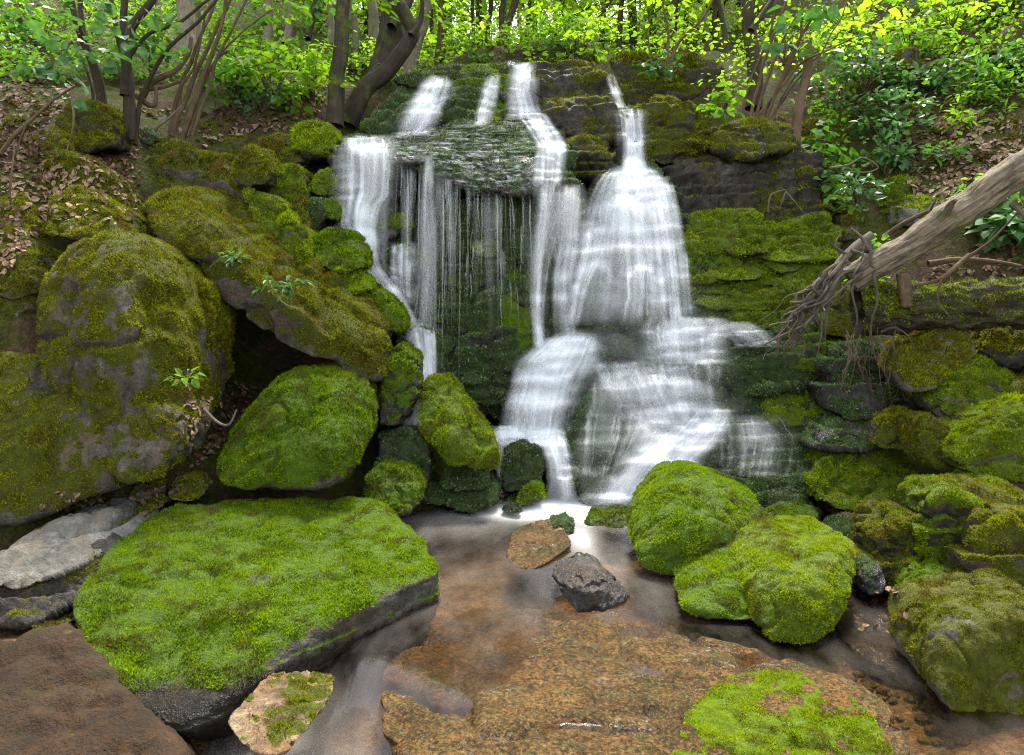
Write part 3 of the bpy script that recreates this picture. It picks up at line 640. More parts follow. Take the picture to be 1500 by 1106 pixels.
B('bright mossy knob behind the pillar at the right edge',
  [(1425,760),(1430,715),(1460,703),(1495,712),(1500,745),(1470,775)], 4.35, tilt=.15, thick=.4, moss='bright', bias=.5, kind='dark', sub=5, na=1.4)
B('small shiny black stone beside the cleft boulder',
  [(1262,850),(1270,830),(1290,825),(1302,850),(1292,872),(1268,875)], 3.95, tilt=.1, thick=.2, kind='wet', moss='wet', bias=-.6, sub=5)
B('mossy stone leaning by the bend in the right bank',
  [(1350,660),(1352,615),(1375,610),(1415,640),(1418,675),(1395,700),(1365,690)], 4.95, tilt=.2, thick=.4, moss='olive', bias=.4, kind='grey')
B('bright mossy boulder at the right edge below the tilted slab',
  [(1408,670),(1420,650),(1465,640),(1500,595),(1570,580),(1570,720),(1470,705),(1425,700)], 4.6, tilt=.3, thick=.6, moss='bright', bias=.35, kind='grey', p=16)
B('tilted grey green slab under the square block',
  [(1372,590,5.3),(1395,548,5.5),(1450,520,5.6),(1500,560,5.5),(1490,620,5.25),(1455,642,5.15),(1400,625,5.2)], 5.2, thick=.5, moss='bright', bias=.1, kind='grey', p=15)
B('square grey block tipped on its corner at right',
  [(1312,545,5.55),(1330,510,5.7),(1412,466,5.85),(1448,505,5.75),(1440,520,5.6),(1365,575,5.4),(1335,580,5.4)], 5.5, thick=.45, moss='olive', bias=.05, kind='grey', p=22, na=.6)
B('shadowed brown rock at the right edge behind the square block',
  [(1440,520),(1455,475),(1500,465),(1570,470),(1570,540),(1480,545)], 5.9, tilt=.2, thick=.6, moss='olive', bias=.1, kind='dark')
B('dark rock at the right edge beneath the mossy log',
  [(1470,590),(1490,560),(1560,550),(1560,620),(1490,610)], 5.6, tilt=.2, thick=.5, moss='olive', bias=-.2, kind='dark', sub=5)
B('small dark mossy stone beside the hanging roots',
  [(1290,660),(1300,615),(1340,600),(1368,630),(1350,665)], 5.4, tilt=.2, thick=.4, moss='olive', bias=.2, kind='dark')
B('wide yellow green mossy mound at the foot of the steps',
  [(1195,735,5.3),(1200,690,5.55),(1240,650,5.8),(1300,635,5.85),(1345,660,5.7),(1362,720,5.35),(1300,757,5.15),(1210,757,5.18)], 5.4, thick=.6, moss='bright', bias=.55, kind='dark', p=15, wz=1.1, na=1.3, strata=0.04)
B('small bright mossy stone right of the round boulder',
  [(1122,790),(1130,762),(1165,748),(1200,752),(1203,780),(1170,795)], 4.8, tilt=.2, thick=.3, moss='green', bias=.6, kind='dark', sub=5)
B('flat rust stained stone with a green cap in the right stream',
  [(1222,790),(1235,775),(1270,766),(1300,772),(1302,795),(1255,800)], 4.6, tilt=.3, thick=.3, moss='wet', bias=.15, kind='brown', sub=5)
B('flat pale wet stone by the foot of the mound',
  [(1295,785),(1310,765),(1345,755),(1372,760),(1350,790)], 4.7, tilt=.3, thick=.3, moss='olive', bias=-.2, kind='grey', sub=5)
B('submerged brown rock breaking the pool surface',
  [(735,830,4.55),(745,795,4.85),(800,775,5.05),(835,785,4.95),(842,805,4.7),(800,830,4.5)], 4.6, thick=.3, kind='brown', moss='wet', bias=-1.3, sub=6, p=15, na=.5)
B('small wet green stone in the foam of the pool',
  [(800,782),(808,766),(830,762),(845,772),(840,788)], 5.05, tilt=.1, thick=.2, kind='wet', moss='wet', bias=.4, sub=5)
B('orange and white stone in the lower channel',
  [(322,1062,2.85),(345,1035,2.98),(430,1020,3.05),(484,1026,3.0),(470,1060,2.87),(425,1110,2.7),(370,1120,2.67)], 2.8, thick=.25, zmin=-.4, kind='tan', moss='olive', bias=-.85, p=18, sub=6, na=.8)
# the foreground slab and the sand bank
rock('boulder', [(535,1010,3.2),(560,950,3.58),(640,905,3.92),(700,880,4.10),(820,908,3.80),(950,925,3.65),(1100,940,3.5),(1250,985,3.15),(1335,1040,2.85),(1350,1130,2.55),(1200,1190,2.35),(800,1190,2.35),(560,1150,2.5),(545,1080,2.75)],
     3, thick=.3, p=22, sub=7, kind='brown', moss='green', cuts=0, bias=-1.6, drop=.45, na=.55, noise_m=.4, label='broad rust brown wet slab in the foreground, water streaked', extra=[(850,1010,3.02),(1000,1050,2.85)])
rock('boulder', [(985,1092,2.66),(1010,1030,2.92),(1070,982,3.18),(1150,976,3.18),(1230,1000,3.02),(1300,1050,2.78),(1320,1150,2.45),(1180,1210,2.3),(1000,1170,2.4)],
     2.8, thick=.3, p=17, sub=7, kind='brown', moss='bright', cuts=0, bias=1.3, drop=.4, na=.6, noise_m=.5, zmin=-.2, label='low bright green moss hump at the bottom of the frame')
rock('sand_bank', [(-80,960,3.4),(30,930,3.5),(95,905,3.5),(150,985,3.15),(270,1100,2.75),(250,1190,2.5),(-80,1190,2.5)], 3, thick=.5, p=17, sub=6, kind='sand', moss='olive', cuts=2, bias=-1.1, drop=.4, na=.5,
     label='smooth brown sandy bank in the lower left corner', cat='bank')
def snap(out, Y):
    g = ground(sum(q[0] for q in out) / len(out), max(q[1] for q in out) - 6)
    return Y if g is None else float(np.clip(g[1] - 0.05, Y - 1.5, Y + 2.5))
B('wet brown stepped rock under the hanging roots', [(1215,600,6.0),(1218,540,6.15),(1240,500,6.2),(1300,495,6.2),(1325,560,6.0),(1310,610,5.85),(1250,620,5.8)], 6, thick=.7, kind='wet', moss='wet', bias=-.2, strata=.08)
B('shadowed wet rock behind the square block', [(1290,600,6.0),(1300,520,6.3),(1350,480,6.4),(1400,560,6.2),(1380,620,5.9)], 6, thick=.6, kind='dark', moss='olive', bias=-.3, strata=.06)
B('low wet rock with a water film below the hanging roots', [(1200,660,5.65),(1215,620,5.85),(1290,605,5.9),(1310,640,5.7),(1270,672,5.55)], 5.7, thick=.5, kind='wet', moss='wet', bias=-.3, strata=.06)
B('rounded mossy rock at the left edge beside the tall boulder', [(-60,420,5.2),(-40,350,5.5),(20,335,5.6),(60,370,5.4),(50,430,5.1),(0,450,5.0)], 5.3, thick=.7, moss='olive', bias=.3)
B('brown mossy rock at the left edge under the leaf litter', [(-70,350,5.7),(-50,290,6.0),(10,270,6.1),(50,300,5.9),(45,345,5.6)], 5.8, thick=.7, moss='olive', bias=.25)
B('tall mossy rock tucked behind the top of the tall boulder', [(50,340,5.5),(60,290,5.8),(110,270,5.9),(160,300,5.7),(170,345,5.4),(100,350,5.4)], 5.6, thick=.6, moss='olive', bias=.35)
# upper left bank stones
for lab, out, Y, kd, ms, bs in [
    ('dark mossy rock beneath the left shrub', [(65,200),(80,150),(130,140),(160,170),(160,215),(100,225)], 7.3, 'dark', 'olive', .1),
    ('brown mossy rock lowest beneath the left shrub', [(25,225),(35,190),(70,182),(95,205),(85,235),(45,238)], 6.9, 'dark', 'olive', .15),
    ('moss mantled ridge of rock above the tall boulder', [(40,310),(55,240),(90,215),(150,250),(180,300),(170,335),(90,345)], 5.9, 'grey', 'olive', .35),
    ('flat grey stone near the shrub base', [(175,208),(185,190),(225,186),(232,205),(200,216)], 7.2, 'grey', 'wet', -.1),
    ('grey pointed stone left of the flat grey stone', [(148,220),(155,205),(178,208),(185,224),(160,228)], 7.0, 'grey', 'olive', -.4),
    ('mossy stone in front of the middle shrub', [(185,248),(200,215),(245,195),(280,215),(265,245),(215,260)], 6.8, 'grey', 'olive', .3),
    ('small mossy rock right of the middle shrub', [(285,195),(300,178),(345,172),(355,192),(320,200)], 7.6, 'grey', 'olive', .25),
    ('weathered grey rock behind the domed boulder', [(318,225),(325,200),(350,190),(372,205),(368,232),(340,236)], 7.0, 'grey', 'olive', .0),
    ('pale lichen rock lying in the leaf litter', [(155,310),(162,285),(180,290),(195,312),(175,318)], 5.9, 'pale', 'olive', -.5),
    ('mossy mound at the left edge below the litter', [(-30,440),(0,395),(40,400),(45,450),(20,475),(-30,480)], 5.1, 'grey', 'olive', .25),
    ('mossy stone near the big trunk foot', [(500,188),(510,170),(535,172),(543,190),(520,197)], 7.7, 'dark', 'bright', .4),
    ('brown mossy low rock left of the fall lip', [(385,182),(400,160),(440,158),(460,175),(430,186)], 8.1, 'grey', 'olive', .25),
    ('mossy stone at the left edge beside the shrub', [(-30,215),(0,165),(18,170),(20,200),(0,225)], 7.0, 'grey', 'olive', .2),
    ('round mossy rock between ridge and domed boulder', [(140,345),(155,315),(200,310),(228,325),(220,350),(175,358)], 5.5, 'grey', 'olive', .45),
]:
    B(lab, out, snap(out, Y), kind=kd, moss=ms, bias=bs, tilt=.25, thick=.6, sub=5)
# right bank stones
for lab, out, Y, kd, ms, bs in [
    ('dark boulder left of the root mound above the right fall', [(888,110),(895,85),(935,70),(975,85),(965,125),(910,128)], 9.3, 'dark', 'olive', .0),
    ('rounded brown rock beside the right fall lip', [(905,150),(908,122),(935,108),(960,118),(962,148),(930,158)], 8.6, 'dark', 'olive', .1),
    ('root bound mound above the right fall', [(950,140),(960,95),(1000,75),(1050,85),(1065,140),(1010,150)], 9.2, 'dark', 'olive', .1),
    ('stacked square rock under the right shrub', [(1168,222),(1172,180),(1215,168),(1250,175),(1252,225),(1210,232)], 8.2, 'grey', 'olive', .0),
    ('mossy knob at the foot of the right trunk', [(1118,195),(1125,172),(1150,170),(1155,195),(1135,203)], 8.3, 'grey', 'olive', .2),
    ('dark outcrop among leaves high on the right bank', [(1288,150),(1298,90),(1340,65),(1355,120),(1340,155)], 9.3, 'dark', 'olive', -.1),
    ('brown outcrop with shadowed base high on the right bank', [(1365,110),(1372,88),(1420,85),(1425,110),(1395,118)], 9.0, 'dark', 'olive', -.1),
    ('reddish cliff block at the upper right corner', [(1465,80),(1470,40),(1560,20),(1560,90),(1500,95)], 8.8, 'grey', 'olive', -.3),
    ('bare brown ledge at the top right edge', [(1445,20),(1450,-15),(1540,-30),(1540,25)], 9.6, 'dark', 'olive', -.4),
    ('mossy boulder in the middle of the right slope', [(1380,190),(1395,165),(1430,165),(1440,190),(1410,205)], 7.9, 'grey', 'bright', .2),
    ('mossy stone just above the fallen log', [(1300,300),(1310,262),(1335,255),(1345,300),(1325,320)], 7.3, 'grey', 'bright', .3),
    ('pale yellow angular stone behind the fallen log', [(1328,325),(1340,285),(1380,290),(1395,310),(1355,340)], 6.8, 'pale', 'bright', -.3),
    ('grey split stone left of the fallen log', [(1230,355),(1240,318),(1265,308),(1285,335),(1275,360)], 6.9, 'grey', 'olive', .0),
    ('mossy flat rock on the slope under the fern patch', [(1350,250),(1360,232),(1410,230),(1420,248),(1385,260)], 7.5, 'grey', 'olive', .3),
    ('grey rock at the right edge near the log top', [(1470,200),(1480,175),(1520,170),(1520,215)], 7.9, 'grey', 'olive', .0),
    ('pale rock under the log at the right edge', [(1380,395),(1390,375),(1450,370),(1465,395),(1420,410)], 6.5, 'pale', 'olive', -.2),
    ('light stone at the right edge right of the pale rock', [(1450,345),(1465,320),(1510,315),(1520,350),(1480,362)], 6.7, 'pale', 'olive', -.4),
]:
    B(lab, out, snap(out, Y), kind=kd, moss=ms, bias=bs, tilt=.25, thick=.7, sub=5, strata=0.06)

# small half buried stones of the banks: nothing tells them apart within a bank
rs_ = RS(14)
for (lab, grp, kd, ms, boxes) in [
    ('small mossy stone half buried among the rocks of the left bank', 'small stones of the left bank', 'grey', 'olive', [(20,160,480,260,26,12,30),(20,230,220,340,16,14,34),(0,360,60,520,6,14,30),(290,160,500,200,12,8,20),(240,560,330,700,7,8,18),(0,60,250,150,8,8,18)]),
    ('small stone half buried in the litter of the right bank', 'small stones of the right bank', 'grey', 'olive', [(1290,90,1500,330,30,8,24),(1200,230,1330,350,12,8,20),(1290,370,1500,440,10,8,24)]),
    ('small wet stone lying in the stream at the right', 'small wet stones of the right stream', 'wet', 'wet', [(1200,770,1420,1000,20,6,18),(1200,560,1320,650,8,6,16)]),
    ('small wet stone lying along the foot of the falls', 'small wet stones under the falls', 'wet', 'wet', [(620,690,740,760,8,6,16),(545,600,640,650,5,8,16)])]:
    for (x0, y0, x1, y1, n, a0, a1) in boxes:
        for _ in range(n):
            x, y = rs_.uniform(x0, x1), rs_.uniform(y0, y1); g = ground(x, y)
            if g is None or g[1] > 14: continue
            w_ = rs_.uniform(a0, a1); h_ = w_ * rs_.uniform(.5, .8)
            o_ = [(x + w_ * math.cos(a) * rs_.uniform(.75, 1.1), y - h_ * .3 + h_ * math.sin(a) * rs_.uniform(.75, 1.1)) for a in np.linspace(0, 6.28, 8)[:-1]]
            rock('stone', o_, g[1] - .02, .3 * w_ / 25, w_ / 130, sub=4, kind=kd, moss=ms, bias=rs_.uniform(-.5, .4), label=lab, cat='stone', group=grp, cuts=3, strata=0)
# ------------------------------------------------------------------ water
_allv, _allf, _k = [], [], 0
for v, f in ROCK_TREES:
    _allv.append(v); _allf.append(f + _k); _k += len(v)
rbvh = BVHTree.FromPolygons(np.concatenate(_allv).tolist(), np.concatenate(_allf).tolist())
_cv, _cf, _k = [], [], 0
for v, f in ROCK_TREES[:N_CLIFF]: _cv.append(v); _cf.append(f + _k); _k += len(v)
cbvh = BVHTree.FromPolygons(np.concatenate(_cv).tolist(), np.concatenate(_cf).tolist())   # water runs on the rock face, boulders stand before it
def hitY(px, py):
    d = ray(px, py); a = cbvh.ray_cast(Vector(CAM), d, 30); b = tbvh.ray_cast(Vector(CAM), d, 30)
    ys = [h[0].y for h in (a, b) if h[0] is not None]
    return min(ys) if ys else 9.0
def fall_mat(name, ufreq, broken=0.0, tint=(0.95, 0.97, 0.985), lo=0.55, hi=1.15):
    m, nt, N, L = new_mat(name)
    uv = nd(nt, 'ShaderNodeTexCoord').outputs['UV']
    s1 = noise(nt, mapping(nt, uv, (ufreq, 0.8, 1)), 1.0, 2, 0.5)
    s2 = noise(nt, mapping(nt, uv, (ufreq * 2.3, 1.1, 1)), 1.0, 2, 0.5)
    st = mth(nt, 'ADD', mth(nt, 'MULTIPLY', s1, 0.55), mth(nt, 'MULTIPLY', s2, 0.45))
    if broken:
        s3 = noise(nt, mapping(nt, uv, (6, 15, 1), (0, 0, 0.5)), 1.0, 6, 0.8)
        st = mth(nt, 'ADD', mth(nt, 'MULTIPLY', st, 1 - broken), mth(nt, 'MULTIPLY', s3, broken))
    mr = nd(nt, 'ShaderNodeMapRange', interpolation_type='SMOOTHSTEP')
    L.new(st, mr.inputs['Value']); mr.inputs['From Min'].default_value = 0.34 + .13 * (broken > .5); mr.inputs['From Max'].default_value = 0.66
    mr.inputs['To Min'].default_value = lo; mr.inputs['To Max'].default_value = hi
    de = nd(nt, 'ShaderNodeAttribute', attribute_name='dens').outputs['Fac']
    al = mth(nt, 'MINIMUM', mth(nt, 'MULTIPLY', mth(nt, 'MULTIPLY', de, 0.9), mr.outputs[0]), 0.92)
    df = nd(nt, 'ShaderNodeBsdfDiffuse'); df.inputs[0].default_value = (*tint, 1)
    tl = nd(nt, 'ShaderNodeBsdfTranslucent'); tl.inputs[0].default_value = (*tint, 1)
    m1 = nd(nt, 'ShaderNodeMixShader'); m1.inputs[0].default_value = 0.5; L.new(df.outputs[0], m1.inputs[1]); L.new(tl.outputs[0], m1.inputs[2])
    tr = nd(nt, 'ShaderNodeBsdfTransparent')
    m2 = nd(nt, 'ShaderNodeMixShader'); L.new(al, m2.inputs[0]); L.new(tr.outputs[0], m2.inputs[1]); L.new(m1.outputs[0], m2.inputs[2])
    finish(nt, m2.outputs[0]); return m
W_FALL = fall_mat('white_falling_water', 15, lo=.6, hi=1.15)
W_SHEET = fall_mat('broken_white_water', 14, 0.85, lo=0.0, hi=1.2)
W_MILK = fall_mat('milky_water', 8, 0.1, lo=0.7, hi=1.2)
W_DRIP = fall_mat('water_trickle', 10, lo=.8, hi=1.1)
def sheet(rows, ncol=28, nrow=70, off=0.06, edge=0.9, mat=None, free=True, parent=None, name='waterfall', ns=None, sw=1.0, veil=0.5):
    """a veil of water following the rock: it falls straight down until the rock pushes it outward"""
    r = np.array([q if len(q) > 3 else (*q, 0.8) for q in rows], float)
    ts = np.linspace(0, 1, nrow); ys = np.interp(ts, np.linspace(0, 1, len(r)), r[:, 0])
    # smooth interpolation of the rows
    def ip(c):
        y = np.interp(ys, r[:, 0], r[:, c])
        k = np.ones(7) / 7; return np.convolve(np.pad(y, 3, mode='edge'), k, 'valid')
    xl, xr, de = ip(1), ip(2), ip(3)
    us = np.linspace(0, 1, ncol)
    px = xl[:, None] + (xr - xl)[:, None] * us[None]; py = np.repeat(ys[:, None], ncol, 1)
    D = np.array([[hitY(px[i, j], py[i, j]) for j in range(ncol)] for i in range(nrow)])
    # median across the columns removes stray hits
    Dp = np.pad(D, ((0, 0), (2, 2)), mode='edge'); D = np.median(np.stack([Dp[:, k:k + ncol] for k in range(5)], 0), 0)
    if free: D = np.minimum.accumulate(D, axis=0)
    for _ in range(3):
        Dp = np.pad(D, ((1, 1), (1, 1)), mode='edge')
        D = np.minimum(D, (Dp[:-2, 1:-1] + Dp[2:, 1:-1] + Dp[1:-1, :-2] + Dp[1:-1, 2:]) / 4 + 0.01)
    v = np.array([[P(px[i, j], py[i, j], D[i, j] - off) for j in range(ncol)] for i in range(nrow)])
    wid = np.linalg.norm(v[:, -1] - v[:, 0], axis=1).mean()
    vl = np.concatenate([[0], np.cumsum(np.linalg.norm(np.diff(v[:, ncol // 2], axis=0), axis=1))])
    so = RS(int(rows[0][1]) + int(rows[0][0])).rand() * 50
    uv = np.stack([np.repeat(us[None] * wid + so, nrow, 0), np.repeat(vl[:, None] + so, ncol, 1)], -1).reshape(-1, 2)
    wid_px = float((xr - xl).mean())
    ed = np.clip(np.sin(np.pi * us), 0, 1) ** edge
    fin = np.minimum(sstep(0, 0.06, ts), 1 - sstep(0.86, 1.0, ts))
    g = np.zeros_like(D); dy = (ys[-1] - ys[0]) / (nrow - 1)
    g[1:-1] = np.clip(-(D[2:] - D[:-2]) / (2 * dy) / 0.007, 0, 1.2)
    for _ in range(2): g[1:-1] = (g[:-2] + 2 * g[1:-1] + g[2:]) / 4
    if not free: g[:] = 0.5
    dens = veil * (de[:, None] ** 1.4) * ed[None] * fin[:, None] * (0.72 + 0.75 * g)
    ii = np.arange(nrow * ncol).reshape(nrow, ncol)
    f = np.stack([ii[:-1, :-1], ii[1:, :-1], ii[1:, 1:], ii[:-1, 1:]], -1).reshape(-1, 4)
    V, F, A, U, nb = [v.reshape(-1, 3)], [f], [dens.ravel()], [uv], nrow * ncol
    r_ = RS(int(rows[0][1] * 3 + rows[0][0] + len(rows)))
    ns = int(np.clip(wid_px * .75, 8, 95)) if ns is None else ns
    prof = np.array([0, .55, 1, .55, 0]); off5 = np.array([-1, -.5, 0, .5, 1])
    for q in range(ns):
        u0 = r_.uniform(.05, .95) if r_.rand() < .5 else float(np.clip(r_.normal(.5, .22), .08, .92)); big = r_.rand() < .4
        t0 = r_.uniform(0, .12) if r_.rand() < .6 else r_.uniform(.1, .65)
        t1 = min(1.0, t0 + r_.uniform(.3, 1.0)); m = int(14 + 40 * (t1 - t0)); tt = np.linspace(t0, t1, m)
        uu = np.clip(u0 + np.cumsum(r_.normal(0, .005, m)), 0.02, .98)
        w_ = sw * (min(r_.uniform(9, 30), wid_px * .3) if big else r_.uniform(1.4, 6)); st_ = (r_.uniform(.25, .55) if big else r_.uniform(.3, .85)) * (.45 + .55 * math.sin(math.pi * u0))
        fi = tt * (nrow - 1); i0 = np.minimum(fi.astype(int), nrow - 2); fj = uu * (ncol - 1); j0 = np.minimum(fj.astype(int), ncol - 2)
        a_, b_ = fi - i0, fj - j0
        bl = lambda G: G[i0, j0] * (1 - a_) * (1 - b_) + G[i0 + 1, j0] * a_ * (1 - b_) + G[i0, j0 + 1] * (1 - a_) * b_ + G[i0 + 1, j0 + 1] * a_ * b_
        dd_, gg, xx, yy = bl(D), bl(g), bl(px), bl(py)
        dq = np.interp(tt, ts, de); s_ = (tt - t0) / (t1 - t0)
        al_ = st_ * np.clip(dq, 0, 1.15) ** .8 * sstep(0, .1, s_) * (1 - sstep(.55, 1, s_)) * (.65 + .6 * gg)
        if t1 >= .97 and t0 < .5: al_ = st_ * np.clip(dq, 0, 1.15) ** .8 * sstep(0, .1, s_) * (1 - sstep(.9, 1, s_)) * (.65 + .6 * gg)
        ww = w_ * (.8 + .5 * s_); sh = off + r_.uniform(.0, .03)
        pts = np.array([[P(xx[k] + ww[k] * o5, yy[k], dd_[k] - sh) for o5 in off5] for k in range(m)])
        V.append(pts.reshape(-1, 3)); A.append((al_[:, None] * prof[None]).ravel())
        U.append(np.stack([np.repeat(u0 * wid + so + off5[None] * ww.mean() * .006, m, 0), np.repeat(tt[:, None] * vl[-1] + so, 5, 1)], -1).reshape(-1, 2))
        jj = nb + np.arange(m * 5).reshape(m, 5); nb += m * 5
        F.append(np.stack([jj[:-1, :-1], jj[1:, :-1], jj[1:, 1:], jj[:-1, 1:]], -1).reshape(-1, 4))
    V = np.concatenate(V)
    return mesh_obj(name, V, np.concatenate(F), mat or W_FALL, parent, V[ncol // 2], True, {'dens': np.concatenate(A)}, np.concatenate(U))
def fall(label, rows, **k):
    o = sheet(rows, **k); tag(o, label, 'waterfall', 'white cascades of the waterfall'); return o
fall('thin white water sliding down the slanted slab at the upper left of the falls', [(108,630,662,.5),(130,618,660,.75),(155,603,652,.75),(188,583,642,.7),(200,578,640,.4)])
fall('narrow veil on the mossy slope between the upper slide and top spout', [(108,715,732,.4),(130,708,730,.6),(160,697,725,.62),(186,690,722,.45)])
fall('topmost white spout pouring over the crest of the falls', [(90,752,788,1.0),(118,748,784,1.0),(140,747,784,.8),(165,750,792,.85),(176,745,800,.6)])
fall('white water stepping from the top spout down over the right of the ledge', [(163,752,800,.7),(185,770,812,.75),(210,787,830,.75),(240,785,830,.75),(275,782,828,.62)])
fall('broken white water spread over the tilted top of the main ledge', [(172,700,800,.45),(190,575,800,.45),(205,560,800,.55),(222,590,800,.58),(245,620,800,.58),(268,655,800,.55),(288,690,800,.3)], ns=0, veil=1.25, ncol=70, mat=W_SHEET, free=False, off=.025, edge=.6)
fall('glinting sheet of broken water at the left end of the main ledge', [(192,500,600,.5),(205,500,640,.55),(222,520,640,.5),(240,560,640,.4)], ns=0, veil=1.25, ncol=40, mat=W_SHEET, free=False, off=.025)
fall('wide white curtain at the far left falling from the main ledge', [(196,497,572,.75),(215,495,575,.8),(250,496,576,.78),(285,495,574,.75),(300,494,560,.95),(330,496,550,.9),(365,505,552,.75),(385,525,550,.6)], ncol=40)
fall('white stream running down between the green boulders at left', [(335,500,545,.6),(365,520,552,.7),(395,535,560,.8),(425,555,585,.85),(455,578,602,.9),(485,590,618,.9)], edge=.6)
fall('broken drop of several strands right of the left stream', [(225,620,636,.25),(280,617,634,.3),(340,612,640,.45),(400,608,640,.55),(455,600,640,.6),(485,590,642,.6)])
fall('loose strands over the dark step beside the left stream', [(350,570,612,.4),(385,568,612,.3),(420,572,610,.26),(450,580,608,.2)])
fall('lower left chute dropping behind the tilted mossy block', [(476,588,640,.85),(490,592,640,1.0),(520,603,640,.85),(560,613,638,.9),(585,610,635,.9),(625,585,612,.9),(632,582,610,.6)])
fall('tall central double strand reaching the middle of the falls', [(262,782,826,.6),(300,778,826,.62),(340,772,822,.58),(390,772,806,.7),(440,773,800,.72),(500,780,798,.7),(512,778,800,.4)])
fall('pale veil hanging beside the tall central strand', [(268,800,862,.3),(300,795,862,.4),(340,790,858,.34),(400,800,858,.2),(460,806,850,.14)])
fall('straight strand that feeds the middle fan', [(290,826,850,.6),(340,822,850,.62),(400,812,842,.66),(470,812,845,.66),(495,815,850,.6)])
fall('broad white fan spilling down the middle of the lower falls', [(484,820,880,.5),(500,795,880,.8),(530,758,872,.82),(560,748,856,.75),(600,740,842,.72),(632,735,838,.8),(645,732,838,.5)], ncol=44)
fall('bright white spout on the right shooting through the rocky notch', [(158,903,943,.9),(175,908,943,1.2),(210,912,943,1.2),(245,908,948,1.2),(262,895,960,.9)], edge=.6)
fall('thin side trickle sliding behind the right spout', [(108,888,900,.4),(130,895,908,.6),(160,905,920,.7)], ncol=10, nrow=30)
fall('big white dome of water spreading under the right spout', [(240,898,955,.95),(258,880,972,.95),(290,862,986,.8),(330,850,998,.68),(380,842,1004,.6),(430,835,1008,.52),(478,818,1012,.5)], veil=.34, ncol=64, edge=.75)
fall('second soft veil pouring over the right side of the white dome', [(255,925,985,.8),(300,930,996,.62),(350,940,1006,.58),(420,950,1012,.52),(480,950,1018,.6)], veil=.36, ncol=32, off=.09)
fall('left skirt strand of the white dome', [(320,842,905,.6),(370,836,890,.66),(420,832,862,.7),(480,822,850,.6)], ncol=30, off=.06)
fall('misty white shelf of water under the dome at right', [(462,950,1055,.5),(476,940,1066,.85),(495,945,1062,.5),(525,950,1058,.35),(535,955,1056,.3)], ncol=50, mat=W_MILK)
fall('wide hazy veil under the misty shelf', [(526,862,1050,.5),(545,866,1055,.4),(570,880,1058,.32),(600,900,1062,.3),(640,930,1066,.2)], ncol=60, off=.05)
fall('white run curving down left along the foot of the lower block', [(595,1000,1075,.4),(615,985,1072,.8),(640,955,1058,1.0),(670,920,1030,1.0),(700,895,990,1.05),(725,875,968,1.05),(752,858,955,1.0)], veil=.75, ncol=44, off=.05)
fall('thin wet film glazing the wide lower block below the dome', [(540,860,1050,.15),(580,850,1060,.32),(630,840,1060,.32),(690,840,1000,.28),(740,850,960,.2)], ncol=44, ns=45, veil=.5, sw=1.2)
fall('thin milky film over the dark steps right of the white run', [(605,1050,1150,.2),(640,1045,1180,.2),(680,1045,1170,.16),(700,1050,1160,.1)], ns=25, ncol=40, mat=W_MILK, off=.03, free=False)
fall('milky film across the steps beside the misty shelf', [(470,1050,1100,.25),(490,1060,1130,.2),(510,1080,1150,.1)], ncol=24, mat=W_MILK)
fall('milky basin water gathering behind the two small spills', [(622,718,800,.9),(632,716,832,1.05),(645,718,832,1.0),(656,735,828,.85)], ncol=40, mat=W_MILK, off=.04)
fall('curved white spill leaping from the basin into the pool', [(640,778,826,.9),(655,795,830,1.1),(680,804,836,1.0),(710,806,842,1.0),(742,792,852,.95)], edge=.7)
fall('small white spill between the tilted block and the wet square block', [(648,722,738,.7),(680,727,737,.75),(710,730,740,.7),(742,728,748,.7)], ncol=14)
def spray(label, rows, **k):
    o = sheet(rows, mat=W_MILK, ns=0, off=.14, edge=1.3, name='water_spray', **k); tag(o, label, 'spray', kind='stuff'); return o
spray('soft white spray around the foot of the white dome', [(400,800,1060,.1),(450,800,1075,.25),(490,800,1090,.34),(540,830,1100,.3),(600,860,1105,.28),(650,880,1100,.2),(690,870,1100,.1)], ncol=40, nrow=40)
spray('soft white spray where the white run enters the pool', [(690,850,1010,.1),(720,830,990,.3),(750,800,970,.34),(770,800,960,.1)], ncol=30, nrow=24)
